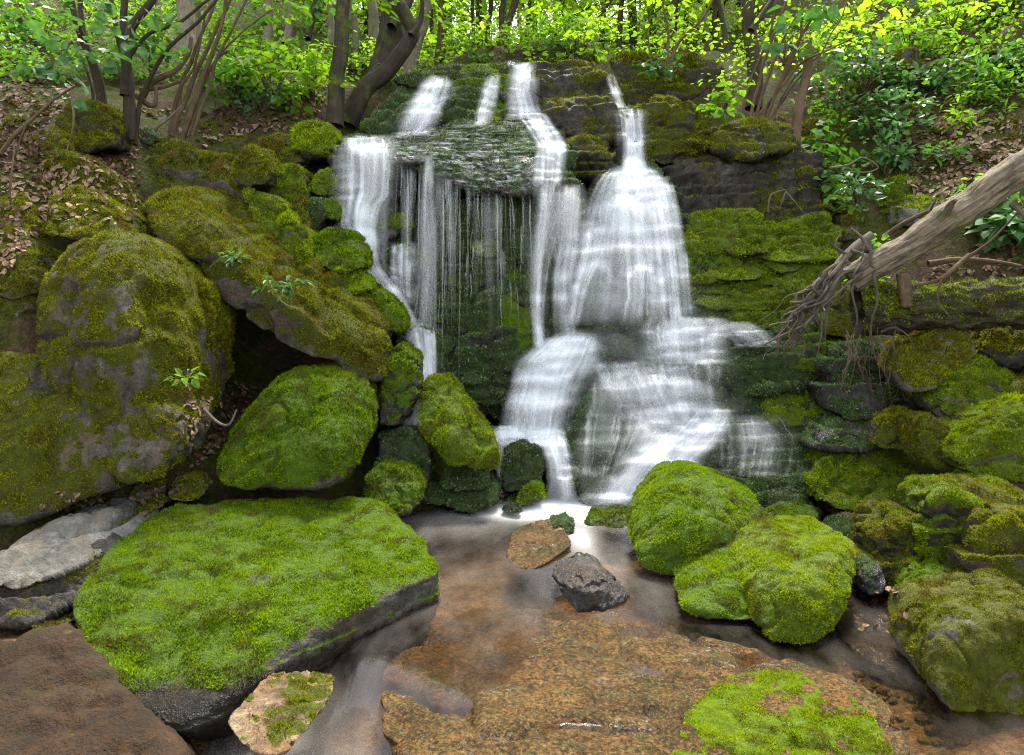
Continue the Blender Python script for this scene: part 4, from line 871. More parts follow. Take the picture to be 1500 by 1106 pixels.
# hundreds of thin drips under the lip: one mass
rr = RS(5)
lipx = [495, 570, 600, 650, 700, 780, 850]; lipy = [220, 238, 248, 262, 284, 290, 272]
dv, df_, dd, duv, n0 = [], [], [], [], 0
for i in range(98):
    if i < 60: x = rr.choice([580, 597, 604, 622, 651, 660, 668, 690, 705, 731, 738, 760]) + rr.normal(0, 9); y0 = np.interp(x, lipx, lipy) - 4; y1 = y0 + 50 + 260 * rr.rand()
    elif i < 85: x = rr.uniform(640, 770); y0 = rr.uniform(290, 430); y1 = y0 + rr.uniform(25, 110)
    elif i < 97: x = rr.uniform(910, 985); y0 = rr.uniform(395, 430); y1 = y0 + rr.uniform(30, 70)
    elif i < 109: x = rr.uniform(1050, 1200); y0 = rr.uniform(515, 545); y1 = y0 + rr.uniform(15, 40)
    else: x = rr.uniform(545, 600); y0 = rr.uniform(110, 150); y1 = y0 + rr.uniform(20, 50)
    y1 = min(y1, 590); n = 14
    w0 = rr.uniform(.5, 1.3) if rr.rand() < .75 else rr.uniform(2.5, 6); ln = rr.uniform(.12, .45)
    ys = np.linspace(y0, y1, n); xs = x + np.cumsum(rr.normal(0, .55, n)); D = 99.
    pts = []
    for k in range(n):
        D = min(D, hitY(xs[k], ys[k]) - .03)
        ww = w0 * (1.5 - 0.9 * k / n)
        pts += [P(xs[k] - ww, ys[k], D), P(xs[k], ys[k], D - .006), P(xs[k] + ww, ys[k], D)]
        e = min(1, k / 2) * (1 - max(0, (k / (n - 1) - .35) / .65)) * ln * (1 if w0 < 2 else .6)
        dd += [0.15 * e, e, 0.15 * e]
        duv += [(i * .37, k * .1), (i * .37 + .01, k * .1), (i * .37 + .02, k * .1)]
    for k in range(n - 1):
        for c in (0, 1): df_.append((n0 + k * 3 + c, n0 + k * 3 + 3 + c, n0 + k * 3 + 4 + c, n0 + k * 3 + 1 + c))
    dv += pts; n0 += 3 * n
drips = mesh_obj('water_trickles', np.array(dv), np.array(df_), W_DRIP, None, dv[0], True, {'dens': np.array(dd) * 1.1}, np.array(duv))
tag(drips, 'many thin threads of water dripping under the main ledge', 'water trickles', kind='stuff')

# pool and channel
def pool_mat():
    m, nt, N, L = new_mat('pool_water')
    pos = geo_pos(nt)
    de = nd(nt, 'ShaderNodeAttribute', attribute_name='dens').outputs['Fac']
    sv = mapping(nt, pos, (2.2, 1.0, 1), (0, 0, R(-25)))
    n1 = noise(nt, sv, 2.2, 4, .55)
    milk = mth(nt, 'ADD', de, mth(nt, 'MULTIPLY', mth(nt, 'MULTIPLY', mth(nt, 'SUBTRACT', n1, .5), mth(nt, 'ADD', .18, mth(nt, 'MULTIPLY', de, .8))), 1.0), clamp=True)
    tr = nd(nt, 'ShaderNodeBsdfTransparent'); tr.inputs[0].default_value = (.78, .68, .54, 1)
    df = nd(nt, 'ShaderNodeBsdfDiffuse'); L.new(mixc(nt, milk, (.36, .31, .26), (.90, .92, .93)), df.inputs[0])
    gl = nd(nt, 'ShaderNodeBsdfGlossy'); gl.inputs['Roughness'].default_value = .12; gl.inputs[0].default_value = (1, 1, 1, 1)
    L.new(bump(nt, noise(nt, mapping(nt, pos, (3, 1.5, 1)), 3, 2, .5), .25, .02), gl.inputs['Normal'])
    m1 = nd(nt, 'ShaderNodeMixShader'); L.new(milk, m1.inputs[0]); L.new(tr.outputs[0], m1.inputs[1]); L.new(df.outputs[0], m1.inputs[2])
    fr = nd(nt, 'ShaderNodeFresnel'); fr.inputs[0].default_value = 1.33
    m2 = nd(nt, 'ShaderNodeMixShader'); L.new(fr.outputs[0], m2.inputs[0]); L.new(m1.outputs[0], m2.inputs[1]); L.new(gl.outputs[0], m2.inputs[2])
    finish(nt, m2.outputs[0]); return m
POOL = pool_mat()
xs = np.arange(-2.2, 3.0, .04); ys_ = np.arange(2.2, 6.6, .04)
X, Yg = np.meshgrid(xs, ys_); q = np.stack([X.ravel(), Yg.ravel()], 1)
def blob(px, py, r, s):
    c = PZ(px, py, 0)[:2]; return s * np.exp(-np.sum(((q - c) / np.array(r)) ** 2, 1))
dn = 0.02 + blob(815, 742, (.42, .28), .85) + blob(755, 750, (.4, .16), .5) + blob(900, 752, (.30, .22), .85) + blob(850, 790, (.10, .32), .45) + blob(640, 765, (.6, .3), .2) + blob(700, 850, (.8, .6), .05) + blob(900, 830, (.3, .5), .08)
zz = 0.012 * fbm(np.column_stack([q * 2.2, np.zeros(len(q))]), 2, 4)
# the pool spills to the left of the foreground slab into a lower channel
chan = PZ(600, 925, 0)[:2]
drop_ = sstep(0.0, 0.7, (-(q[:, 1] - 3.35)) - 0.9 * (q[:, 0] + 0.45)); lo = drop_ * (q[:, 0] < 0.1)
zz = zz - 0.27 * lo; dn = dn + 0.17 * lo
nx_, ny_ = len(xs), len(ys_); ii = np.arange(nx_ * ny_).reshape(ny_, nx_)
f = np.stack([ii[:-1, :-1], ii[:-1, 1:], ii[1:, 1:], ii[1:, :-1]], -1).reshape(-1, 4)
pool = mesh_obj('water', np.column_stack([q, zz]), f, POOL, None, (0, 0, 0), True, {'dens': np.clip(dn, 0, 1)}); tag(pool, kind='structure')
# ------------------------------------------------------------------ wood
def smooth_path(pts, n):
    pts = np.asarray(pts, float); m = len(pts)
    t = np.linspace(0, m - 1, n); i = np.clip(t.astype(int), 0, m - 2); u = (t - i)[:, None]
    p0 = pts[np.maximum(i - 1, 0)]; p1 = pts[i]; p2 = pts[i + 1]; p3_ = pts[np.minimum(i + 2, m - 1)]
    return 0.5 * ((2 * p1) + (-p0 + p2) * u + (2 * p0 - 5 * p1 + 4 * p2 - p3_) * u ** 2 + (-p0 + 3 * p1 - 3 * p2 + p3_) * u ** 3)
def tube(path, r0, r1, seg=8, n=None, rough=0.0, seed=0, wob=0.0, power=1.0, ridge=0.0):
    """a tapered round limb along a path; returns vertices, quads, uv"""
    n = n or max(6, 4 * len(path)); c = smooth_path(path, n); r = RS(seed)
    if wob: c = c + wob * np.stack([fbm(c * 3 + seed, 2, seed + k) for k in range(3)], 1)
    t = np.gradient(c, axis=0); t /= np.linalg.norm(t, axis=1)[:, None] + 1e-9
    a = np.empty_like(t); q = np.cross(t[0], [1., .1, .2] if abs(t[0][2]) > .8 else [0, 0, 1.]); a[0] = q / np.linalg.norm(q)
    for k in range(1, n):      # the frame is carried along without twisting
        q = a[k - 1] - t[k] * np.dot(a[k - 1], t[k]); a[k] = q / (np.linalg.norm(q) + 1e-9)
    b = np.cross(t, a)
    s = np.linspace(0, 1, n); rad = r0 + (r1 - r0) * s ** power
    th = np.linspace(0, 2 * np.pi, seg, endpoint=False)
    v = c[:, None] + rad[:, None, None] * (np.cos(th)[None, :, None] * a[:, None] + np.sin(th)[None, :, None] * b[:, None])
    v = v.reshape(-1, 3)
    if rough:
        nn = (v - np.repeat(c, seg, 0)); v = v + nn * (rough * fbm(v * 9 + seed, 3, seed))[:, None]
    if ridge:
        q = np.stack([np.tile(np.cos(th) * 3.5, n), np.tile(np.sin(th) * 3.5, n), np.repeat(s * 6, seg)], 1)
        v = v + nn * (ridge * (1 - 2 * np.abs(fbm(q, 3, seed + 4))))[:, None]
    ii = np.arange(n * seg).reshape(n, seg); jj = np.roll(ii, -1, 1)
    f = np.stack([ii[:-1], jj[:-1], jj[1:], ii[1:]], -1).reshape(-1, 4)
    ln = np.concatenate([[0], np.cumsum(np.linalg.norm(np.diff(c, axis=0), axis=1))])
    uv = np.stack([np.repeat((np.abs(th / np.pi - 1) * .25)[None], n, 0), np.repeat(ln[:, None], seg, 1)], -1).reshape(-1, 2)
    # end caps: collapse the last ring
    v[-seg:] = v[-seg:] * .3 + c[-1] * .7
    return v, f, uv
def join(parts):
    V, F, U, n = [], [], [], 0
    for v, f, u in parts:
        V.append(v); F.append(f + n); U.append(u); n += len(v)
    return np.concatenate(V), np.concatenate(F), np.concatenate(U)
def wood(name, parts, mat, parent, origin):
    v, f, u = join(parts); return mesh_obj(name, v, f, mat, parent, origin, True, None, u)
def PP(px, Y0, dY=0.0):
    """photograph points to world points, depth running from Y0 to Y0+dY"""
    n = len(px); return [P(q[0], q[1], (q[2] if len(q) > 2 else Y0 + dY * k / max(1, n - 1))) for k, q in enumerate(px)]

# ------------------------------------------------------------------ leaves
def leaf_mesh(pos, dirs, nrm, size, shape='ovate'):
    """folded leaf blades: base, two edges, tip (two faces along the midrib)"""
    n = len(pos); d = dirs / (np.linalg.norm(dirs, axis=1)[:, None] + 1e-9)
    s = np.cross(d, nrm); s /= np.linalg.norm(s, axis=1)[:, None] + 1e-9; up = np.cross(s, d)
    L = size[:, None]; w = {'ovate': .34, 'narrow': .2, 'wide': .46}[shape] * L
    b = pos; tip = pos + d * L - up * L * .10
    m1 = pos + d * L * .32 + s * w + up * L * .09; m2 = pos + d * L * .32 - s * w + up * L * .09
    e1 = pos + d * L * .70 + s * w * .72 + up * L * .04; e2 = pos + d * L * .70 - s * w * .72 + up * L * .04
    V = np.stack([b, m1, e1, tip, e2, m2], 1).reshape(-1, 3); o = np.arange(n)[:, None] * 6
    F = np.concatenate([o + np.array([[0, 1, 2, 3]]), o + np.array([[0, 3, 4, 5]])])
    return V, F
def rdir(r, n, flat=1.0):
    d = r.normal(0, 1, (n, 3)); d[:, 2] *= flat; return d / np.linalg.norm(d, axis=1)[:, None]
def sprays(r, centres, per, rad, size, flat=.35, droop=.15, shape='ovate', axis_dirs=None):
    """flat sprays of leaves round the given twig ends"""
    c = np.repeat(centres, per, 0); n = len(c)
    tilt = np.repeat(r.normal(0, .35, (len(centres), 3)) + np.array([0, 0, 1]), per, 0)
    tilt /= np.linalg.norm(tilt, axis=1)[:, None]
    o = r.normal(0, 1, (n, 3)); o -= tilt * np.sum(o * tilt, 1)[:, None] * (1 - flat * .5)
    o *= (rad * r.rand(n) ** .6)[:, None] / (np.linalg.norm(o, axis=1)[:, None] + 1e-9)
    d = o / (np.linalg.norm(o, axis=1)[:, None] + 1e-9) + r.normal(0, .45, (n, 3)) * np.array([1, 1, .5]); d[:, 2] -= droop
    nr = tilt + r.normal(0, .33, (n, 3))
    return leaf_mesh(c + o, d, nr, size * (.4 + 1.0 * r.rand(n)), shape)

# ------------------------------------------------------------------ trees of the wood behind
def forest_tree(seed, h, rad, leafkind, bark, nspray, crown_lo=.3, lean=(0, 0), leaf=.062, spread=1.0, per=52):
    r = RS(seed); root = empty('tree', (0, 0, 0)); top = np.array([lean[0], lean[1], h])
    path = [np.array([0, 0, -.3])] + [top * t + np.array([r.normal(0, .05 * h * .3), r.normal(0, .05 * h * .3), 0]) * (t > .1) for t in (.15, .35, .55, .75, 1)]
    parts = [tube(path, rad, rad * .25, 9, 26, .12, seed)]; sp_path = smooth_path(path, 60); ends = []
    for k in range(int(7 + h)):
        t = r.uniform(crown_lo, .95); p0 = sp_path[int(t * 59)]; a = r.uniform(0, 2 * np.pi); ln = spread * h * r.uniform(.16, .34) * (1.15 - .6 * t)
        e = p0 + ln * np.array([math.cos(a), math.sin(a), r.uniform(.05, .6)]); mid = (p0 + e) / 2 + np.array([0, 0, .08 * ln])
        parts.append(tube([p0, mid, e], rad * .34 * (1.1 - t), rad * .06, 5, 7, 0, seed + k))
        for q in range(max(1, int(nspray / (7 + h)))):
            u = r.uniform(.3, 1.08); pb = p0 + (e - p0) * u
            ends.append(pb + r.normal(0, .17 * ln, 3) * np.array([1, 1, .55]))
    wood('trunk', parts, BARK[bark], root, (0, 0, 0))
    v, f = sprays(r, np.array(ends), per, .045 * h + .22, leaf)
    mesh_obj('crown', v, f, LEAF[leafkind], root, (0, 0, 0), False)
    return root
def copy_tree(root):
    c = root.copy(); COL.objects.link(c)
    for ch in list(root.children):
        d = ch.copy(); COL.objects.link(d); d.parent = c
    return c
protos = [forest_tree(11, 7.0, .10, 'lime', 'dark', 100, .08, (.5, 0)), forest_tree(12, 8.0, .12, 'lime', 'dark', 105, .08, (-.6, .2)),
          forest_tree(13, 6.0, .07, 'mid', 'dark', 110, .08, (.4, -.2)), forest_tree(14, 9.0, .15, 'mid', 'brown', 130, .12, (.2, .3)),
          forest_tree(15, 5.0, .05, 'lime', 'dark', 90, .06, (-.5, 0), spread=1.2)]
used = set()
FT = [(580,14.5,4),(640,15,4),(705,16,2),(765,15.5,4),(830,16,4),(905,15,4),(985,15,2),(1045,14,4),(1085,16,0),(1130,17,1),(540,16,2),(470,16,2),(660,22,2),(750,23,0),(840,23,1),(945,22,2),(1025,23,0),(1150,26,1),(620,40,1),(1020,42,0),(600,18.5,1),(655,17.5,4),(690,20,0),(735,18.5,2),(775,21,1),(815,18.5,4),(850,20,0),(880,18.8,2),(925,17.5,1),(965,18.5,0),(1000,18.5,4),(1040,16,1),(1075,20,0),
      (560,19,1),(520,21,0),(460,20,3),(400,22,2),(340,24,3),(270,23,1),(190,24,3),(110,25,2),(30,26,3),(-60,24,2),(640,24,0),(710,27,1),(790,26,0),(860,28,1),(930,25,4),(1010,27,0),
      (1120,23,1),(1170,19,2),(1235,21,3),(1310,20,0),(1390,20,2),(1470,21,1),(1560,20,3),(680,33,1),(760,36,0),(830,34,1),(900,36,0),(980,33,1),(1060,34,0),(600,32,0),(500,30,1)]
rf = RS(77)
for i, (px, Y, k) in enumerate(FT):
    o = protos[k] if k not in used else copy_tree(protos[k]); used.add(k)
    x = (px - 750) / FPX * Y / 1.03; g = ground_xy(x, Y)
    o.location = g - np.array([0, 0, .15]); o.rotation_euler = (0, 0, rf.uniform(0, 6.28)); s = rf.uniform(.85, 1.2); o.scale = (s, s, s * rf.uniform(.9, 1.1))
    tag(o, ['yellow green leafy tree of the sunlit wood behind the falls', 'tall yellow green tree with wide crown in the wood behind the falls', 'slim mid green tree in the wood behind the falls',
            'brown barked mid green tree on the wooded slope behind', 'slender lime leaved sapling in the wood behind the falls'][k], 'tree', 'trees of the wood behind the falls')

# ------------------------------------------------------------------ single trunks and stems near the falls
def trunk_tree(label, pts, Y, r0, r1, bark, dY=0.0, limbs=(), leaves=None, cat='tree', name='tree', seed=0, seg=12, top=None):
    path = PP(pts, Y, dY)
    if top is not None: path.append(path[-1] + np.array(top))
    root = empty(name, path[0]); tag(root, label, cat)
    parts = [tube(path, r0 * Y / FPX, r1 * Y / FPX, seg, 40, .12, seed, .03, .8)]
    wood('trunk', parts, BARK[bark], root, path[0]); ends = []
    for k, (lp, lr) in enumerate(limbs):
        q = PP(lp, Y, dY); ends.append(q[-1]); wood('limb', [tube(q, lr * Y / FPX, lr * .35 * Y / FPX, 8, 20, .1, seed + k, .02)], BARK[bark], root, path[0])
    if leaves:
        kind, n, per, rad, size, cen = leaves; r = RS(seed + 3)
        cs = np.array([P(c[0], c[1], Y + dY * .6 + c[2]) for c in cen]); cs = cs[r.randint(0, len(cs), n)] + r.normal(0, rad * 1.3, (n, 3))
        v, f = sprays(r, cs, per, rad * .6, size); mesh_obj('crown', v, f, LEAF[kind], root, path[0], False)
    return root
up = lambda a, b, c: (a, b, c)
trunk_tree('dark slim trunk rising beside the left end of the main ledge', [(490,185),(496,120),(500,60),(503,0),(507,-120)], 8.3, 13, 8, 'mossy', .3, seed=21, top=(.2, .3, 2),
           leaves=('mid', 22, 26, .5, .11, [(500,-150,0),(470,-200,.3),(550,-180,.3)]))
trunk_tree('thick mossy trunk behind the curved one left of the falls', [(545,165),(560,110),(572,55),(578,0),(585,-130)], 9.6, 24, 15, 'mossy', .6, seed=22, top=(.2, .4, 2.5),
           limbs=[([(574,40),(600,0),(620,-60)], 8)], leaves=('mid', 30, 26, .7, .12, [(580,-160,0),(540,-200,.3),(640,-200,.3)]))
trunk_tree('curved dark trunk leaning over the left of the falls', [(508,185),(530,135),(565,105),(595,70),(604,45),(590,15),(577,-10),(570,-90)], 8.7, 15, 7, 'mossy', .3, seed=23, top=(-.2, .2, 1.5),
           limbs=[([(603,52),(616,20),(622,-40)], 5)], leaves=('mid', 18, 24, .5, .11, [(570,-120,0),(600,-150,.3)]))
trunk_tree('pale brown trunk right of the thick mossy one', [(598,125),(606,70),(620,20),(632,-60)], 10.5, 13, 8, 'pale', .5, seed=24, top=(.2, .2, 3), leaves=('lime', 30, 26, .7, .12, [(640,-100,0),(690,-120,.3)]))
trunk_tree('grey straight trunk behind the left shrubs', [(266,165),(270,90),(272,20),(274,-100)], 9.8, 15, 11, 'pale', .4, seed=25, top=(0, .2, 3), leaves=('green', 24, 26, .7, .12, [(270,-150,0),(330,-180,.4)]))
trunk_tree('second grey trunk just right of the straight grey one', [(289,150),(290,80),(288,10),(286,-100)], 10.4, 9, 6, 'pale', .4, seed=26, top=(0, .2, 3), leaves=('green', 16, 26, .6, .12, [(300,-160,0)]))
trunk_tree('rough dark trunk standing above the dark hollow right of the falls', [(1104,160),(1106,100),(1100,40),(1094,-20),(1090,-140)], 8.9, 12, 8, 'dark', .3, seed=27, top=(0, .3, 2.5),
           limbs=[([(1101,45),(1130,0),(1150,-60)], 5)], leaves=('lime', 26, 26, .6, .11, [(1090,-130,0),(1140,-140,.3),(1040,-130,.3)]))
trunk_tree('leaning thin trunk beside the stacked square rock', [(1165,215),(1172,160),(1180,110),(1186,68)], 8.3, 8, 6, 'brown', .1, seed=28)
# thin trunks in the distance, one thing each
BGT = [(520,95,11.3,5.8,515,-30,'pale','pale thin trunk far left of the big mossy trunk'), (548,80,11.5,9.2,540,-40,'pale','pale straight trunk behind the curved dark trunk'), (640,100,10.9,4.6,648,-40,'brown','thin bent trunk at the left of the sunlit gap'),
       (715,95,10.6,6.9,765,-30,'dark','strongly leaning trunk over the crest of the falls'), (727,93,10.7,5.8,740,-30,'dark','upright dark trunk beside the leaning one over the crest'), (703,92,10.9,4.6,725,-20,'dark','thin dark trunk left of the leaning one over the crest'),
       (690,90,11.3,3.4,695,-30,'dark','hairline trunk in the sunlit gap'), (800,90,11.1,3.4,905,-10,'dark','thin branchlike stem slanting right above the crest'), (420,60,12.4,6.9,430,-40,'pale','pale trunk on the left slope above the leafy bank'),
       (390,60,12.9,8.0,392,-40,'pale','paler straight trunk further left on the same slope'), (350,40,12.9,6.9,345,-50,'pale','slim pale trunk above the left shrubs'), (450,50,12.4,5.8,470,-40,'dark','dark slender trunk between pale ones on the left slope'),
       (485,60,12.0,5.8,478,-40,'pale','slender pale trunk left of the dark slim trunk'), (235,60,12.0,4.6,225,-40,'brown','thin brown trunk above the left stems'), (975,70,11.1,4.6,990,-30,'dark','thin dark trunk right of the sunlit gap'), (1060,75,11.3,4.6,1050,-30,'dark','slim trunk in lime leaves right of the gap')]
for k, (x0, y0, Y, rr_, x1, y1, bk, lb) in enumerate(BGT):
    trunk_tree(lb, [(x0, y0 + 8), ((x0 * 2 + x1) / 3 + 3, (2 * y0 + y1) / 3), (x1 - 2, y1)], Y, rr_, rr_ * .6, bk, .3, seed=40 + k, seg=8, top=((x1 - x0) / 100, .2, 2.0),
               leaves=('lime' if 600 < x0 < 1100 else 'mid', 4, 26, .5, .10, [(x1, y1 - 40, .2)]))

# ------------------------------------------------------------------ shrubs of many stems
def shrub(label, base, Y, stems, bark, leaves=None, cat='shrub', seed=0):
    root = empty('shrub', P(base[0], base[1], Y)); tag(root, label, cat); bpos = P(base[0], base[1], Y)
    for k, (pts, r0, dY) in enumerate(stems):
        path = PP(pts, Y, dY); path[0] = path[0] - np.array([0, 0, .12])
        wood('stem', [tube(path, r0 * Y / FPX, r0 * .45 * Y / FPX, 8, 30, .1, seed + k, .03)], BARK[bark], root, bpos)
    if leaves:
        r = RS(seed)
        for kind, size, rad, per, shp, cen in leaves:
            cs = np.array([P(c[0], c[1], Y + c[2]) for c in cen])
            v, f = sprays(r, cs, per, rad, size, shape=shp); mesh_obj('foliage', v, f, LEAF[kind], root, bpos, False)
    return root
shrub('dark many stemmed shrub with big pale leaves on the left bank', (165,185), 7.3,
      [([(155,190),(145,130),(128,75),(112,35),(95,-30)], 8, -.3), ([(160,190),(150,150),(135,90),(122,40),(118,-40)], 7, .0), ([(180,188),(188,120),(180,70),(183,20),(190,-40)], 9, .1), ([(184,120),(192,50),(225,0),(240,-40)], 8, .1),
       ([(190,185),(192,140),(176,70),(165,10),(160,-40)], 6, .2), ([(140,165),(130,110),(105,60)], 3, .2), ([(196,190),(205,150),(240,80),(300,20),(330,-20)], 4, .3), ([(180,70),(215,50),(270,25),(310,0)], 3.5, .2)], 'dark',
      [('cool', .105, .22, 10, 'wide', [(60,15,-.6),(100,70,-.7),(60,88,-.8),(85,95,-.7),(150,72,-.5),(125,88,-.6),(100,112,-.7),(215,60,-.3),(240,72,-.2),(92,130,-.6),(180,48,-.3),(30,5,-.7),(140,20,-.4),(205,30,-.2),(255,20,0),(130,5,-.5)])], seed=61)
shrub('brown stemmed shrub leaning right beside the grey trunks', (268,180), 7.6,
      [([(252,182),(275,130),(300,80),(318,40),(345,-20)], 4.3, .2), ([(262,182),(290,125),(312,75),(325,20),(330,-30)], 4.3, .1), ([(272,180),(296,130),(320,85),(350,50),(400,15)], 2.5, .3), ([(258,180),(268,120),(290,60),(312,10),(320,-40)], 3.6, .3), ([(280,178),(305,130),(330,70),(355,15),(370,-30)], 2.9, .2), ([(246,182),(262,140),(285,95),(300,20)], 2.9, 0)], 'brown',
      [('mid', .10, .3, 14, 'ovate', [(340,-20,.2),(400,0,.4),(370,-30,.2),(310,-30,.2)])], seed=62)
shrub('bushy clump of thin stems above the dark hollow at right', (1110,170), 8.4,
      [([(1095,172),(1110,130),(1125,70),(1150,10),(1165,-30)], 2.9, .1), ([(1105,170),(1125,115),(1145,60),(1180,0)], 2.9, .0), ([(1115,170),(1140,120),(1165,70),(1200,10),(1220,-20)], 2.9, -.2), ([(1100,170),(1135,135),(1170,95),(1200,80),(1255,55)], 2.2, -.2), ([(1120,172),(1150,140),(1190,90)], 2.5, 0), ([(1090,170),(1098,120),(1130,40),(1138,-30)], 2.2, .3), ([(1110,172),(1150,110),(1172,50),(1176,-30)], 2.9, .1), ([(1125,172),(1160,118),(1215,60),(1240,0)], 1.8, .1)], 'brown',
      [('cool', .14, .2, 7, 'wide', [(1200,12,-.3),(1155,35,-.4),(1135,60,-.3),(1198,78,-.3),(1165,5,-.3)]), ('lime', .055, .35, 44, 'ovate', [(1130,-10,.3),(1180,40,.5),(1225,40,.4),(1255,60,.2),(1140,80,.4),(1080,90,.4),(1050,60,.5),(1060,110,.3)])], seed=63)
shrub('twiggy sapling on the root mound above the right fall', (975,85), 9.3,
      [([(975,90),(978,50),(975,20),(972,-30)], 2.2, 0), ([(980,85),(995,60),(1030,25),(1060,-20)], 2.9, .1), ([(960,90),(950,50),(958,0)], 1.4, .2)], 'brown', [('lime', .055, .35, 44, 'ovate', [(960,20,.2),(990,10,.3),(1020,20,.3),(945,50,.1),(1010,50,.4)])], seed=64)

# ------------------------------------------------------------------ leafy plants of the banks
def plant(label, px, py, w, h, kind, n, size, per=12, shape='ovate', seed=0, name='leafy_plant', Y=None, up=0.35, group=None):
    """low leafy plant: thin stems fan from one foot, leaves in tiers"""
    g = ground(px, py) if Y is None else P(px, py, Y); Yg = g[1]; r = RS(seed + int(px) * 7 + int(py)); k = Yg / FPX
    root = empty(name, g); tag(root, label, 'plant', group)
    ends, parts = [], []
    for i in range(n):
        e = g + np.array([r.normal(0, w * .30) * k, r.normal(0, w * .28) * k - .05, abs(r.normal(h * .55, h * .3)) * k])
        m = (g + e) / 2 + np.array([0, 0, .25 * h * k]); parts.append(tube([g + r.normal(0, .02, 3), m, e], .0035 + .0004 * Yg, .0015, 4, 6, 0, i)); ends.append(e)
    wood('stem', parts, BARK['brown'], root, g)
    v, f = sprays(r, np.array(ends), per, size * 1.35, size, shape=shape); mesh_obj('foliage', v, f, LEAF[kind], root, g, False)
    return root
PL = [
 ('lush bright green leafy clump between the left trunks', 400,155,110,75,'mid',26,.10,12,'ovate'),
 ('bright leafy clump left of the dark slim trunk', 455,150,70,80,'lime',18,.07,18,'ovate'),
 ('green clump under the lush leafy ones, nearest the rocks', 345,150,80,60,'green',18,.09,12,'ovate'),
 ('small green sprout at the foot of the lush clump', 390,165,40,30,'cool',8,.07,10,'ovate'),
 ('soft green plant at the top left slope', 60,70,120,60,'green',20,.09,12,'ovate'),
 ('pale green low plant at the left edge of the slope', 20,95,90,40,'cool',14,.08,12,'ovate'),
 ('green plant behind the shrub stems on the left slope', 225,110,80,60,'green',16,.09,12,'ovate'),
 ('wide green undergrowth plant at the top left corner', 120,30,120,50,'mid',18,.10,12,'ovate'),
 ('cool green leaves beside the big mossy trunk foot', 520,100,50,50,'cool',12,.09,12,'ovate'),
 ('green sprig growing at the foot of the curved trunk', 580,135,45,30,'mid',8,.07,10,'ovate'),
 ('fresh green plants just above the upper left slide', 645,98,90,30,'mid',16,.07,12,'ovate'),
 ('green sprigs along the crest beside the top spout', 705,95,50,25,'green',10,.06,10,'ovate'),
 ('leafy plant on top of the crest right of the spout', 840,88,100,40,'lime',18,.08,12,'ovate'),
 ('pale leaves on the face of the root mound', 970,115,60,30,'cool',9,.08,10,'ovate'),
 ('leaf sprig hanging below the root mound', 1060,165,50,30,'mid',8,.09,9,'wide'),
 ('large fern like cluster on the middle of the right bank', 1262,150,95,80,'cool',34,.08,16,'ovate'),
 ('second fern like cluster lower on the right bank', 1290,205,90,60,'cool',28,.08,16,'ovate'),
 ('trailing leaves along the lower right bank', 1300,255,60,60,'cool',20,.075,14,'ovate'),
 ('leafy sprays over the dark rock band at right', 1190,285,110,75,'green',30,.09,10,'wide'),
 ('bright leaves lying below the sprays at right', 1205,325,80,50,'mid',20,.08,10,'wide'),
 ('small leaves in front of the split stone', 1255,300,50,40,'cool',12,.07,10,'ovate'),
 ('yellow green leafy branchlets at the upper right', 1395,60,110,60,'lime',22,.07,16,'ovate'),
 ('green plant among the high right outcrops', 1330,95,90,60,'mid',20,.10,11,'ovate'),
 ('cool green leaves on the right edge below the cliff', 1470,120,90,50,'cool',20,.10,11,'wide'),
 ('mid green plant in the middle of the right slope', 1420,150,80,50,'green',16,.09,11,'ovate'),
 ('small fern on the mossy rock of the right slope', 1415,195,40,40,'mid',10,.07,12,'narrow'),
 ('loose green plant under the brown outcrop', 1370,140,70,40,'cool',14,.09,11,'ovate'),
 ('green undergrowth at the top right behind the shrub', 1240,60,100,60,'mid',22,.10,12,'ovate'),
 ('lime undergrowth behind the rough dark trunk', 1150,95,100,60,'lime',22,.065,18,'ovate'),
 ('pale drooping leaves beside the log at the right edge', 1465,365,55,65,'cool',14,.13,8,'wide'),
 ('second drooping plant below the log tip', 1490,330,40,50,'cool',10,.12,8,'wide'),
 ('low leaves between log and pale stones', 1440,300,60,25,'green',10,.07,10,'ovate'),
 ('little green tuft on the slope above the log', 1390,240,50,25,'green',10,.07,10,'ovate'),
]
FIX = {(1190,275): 7.45, (1215,315): 7.25, (1255,300): 7.1, (1060,165): 8.0, (970,115): 8.95}   # rooted in the rock face itself
for k, q in enumerate(PL): plant(*q, seed=300 + k, Y=FIX.get(q[1:3]))
plant('tiny fern rosette on the leaning boulder', 343, 382, 26, 12, 'cool', 7, .05, 8, 'narrow', 1, 'fern', 5.55)
plant('small fern fronds hanging on the leaning boulder', 420, 425, 45, 15, 'cool', 10, .05, 10, 'narrow', 2, 'fern', 5.35)
plant('single bright sprout on the grey face beside the hollow', 280, 555, 14, 8, 'mid', 4, .05, 6, 'ovate', 3, 'leafy_plant', 4.5)
plant('bright sprig growing from the root end of the fallen log', 1290, 385, 30, 25, 'mid', 7, .06, 8, 'ovate', 4, 'leafy_plant', 5.9)
plant('small sprig dangling beneath the fallen log', 1270, 420, 26, 20, 'mid', 6, .06, 7, 'ovate', 5, 'leafy_plant', 5.9)

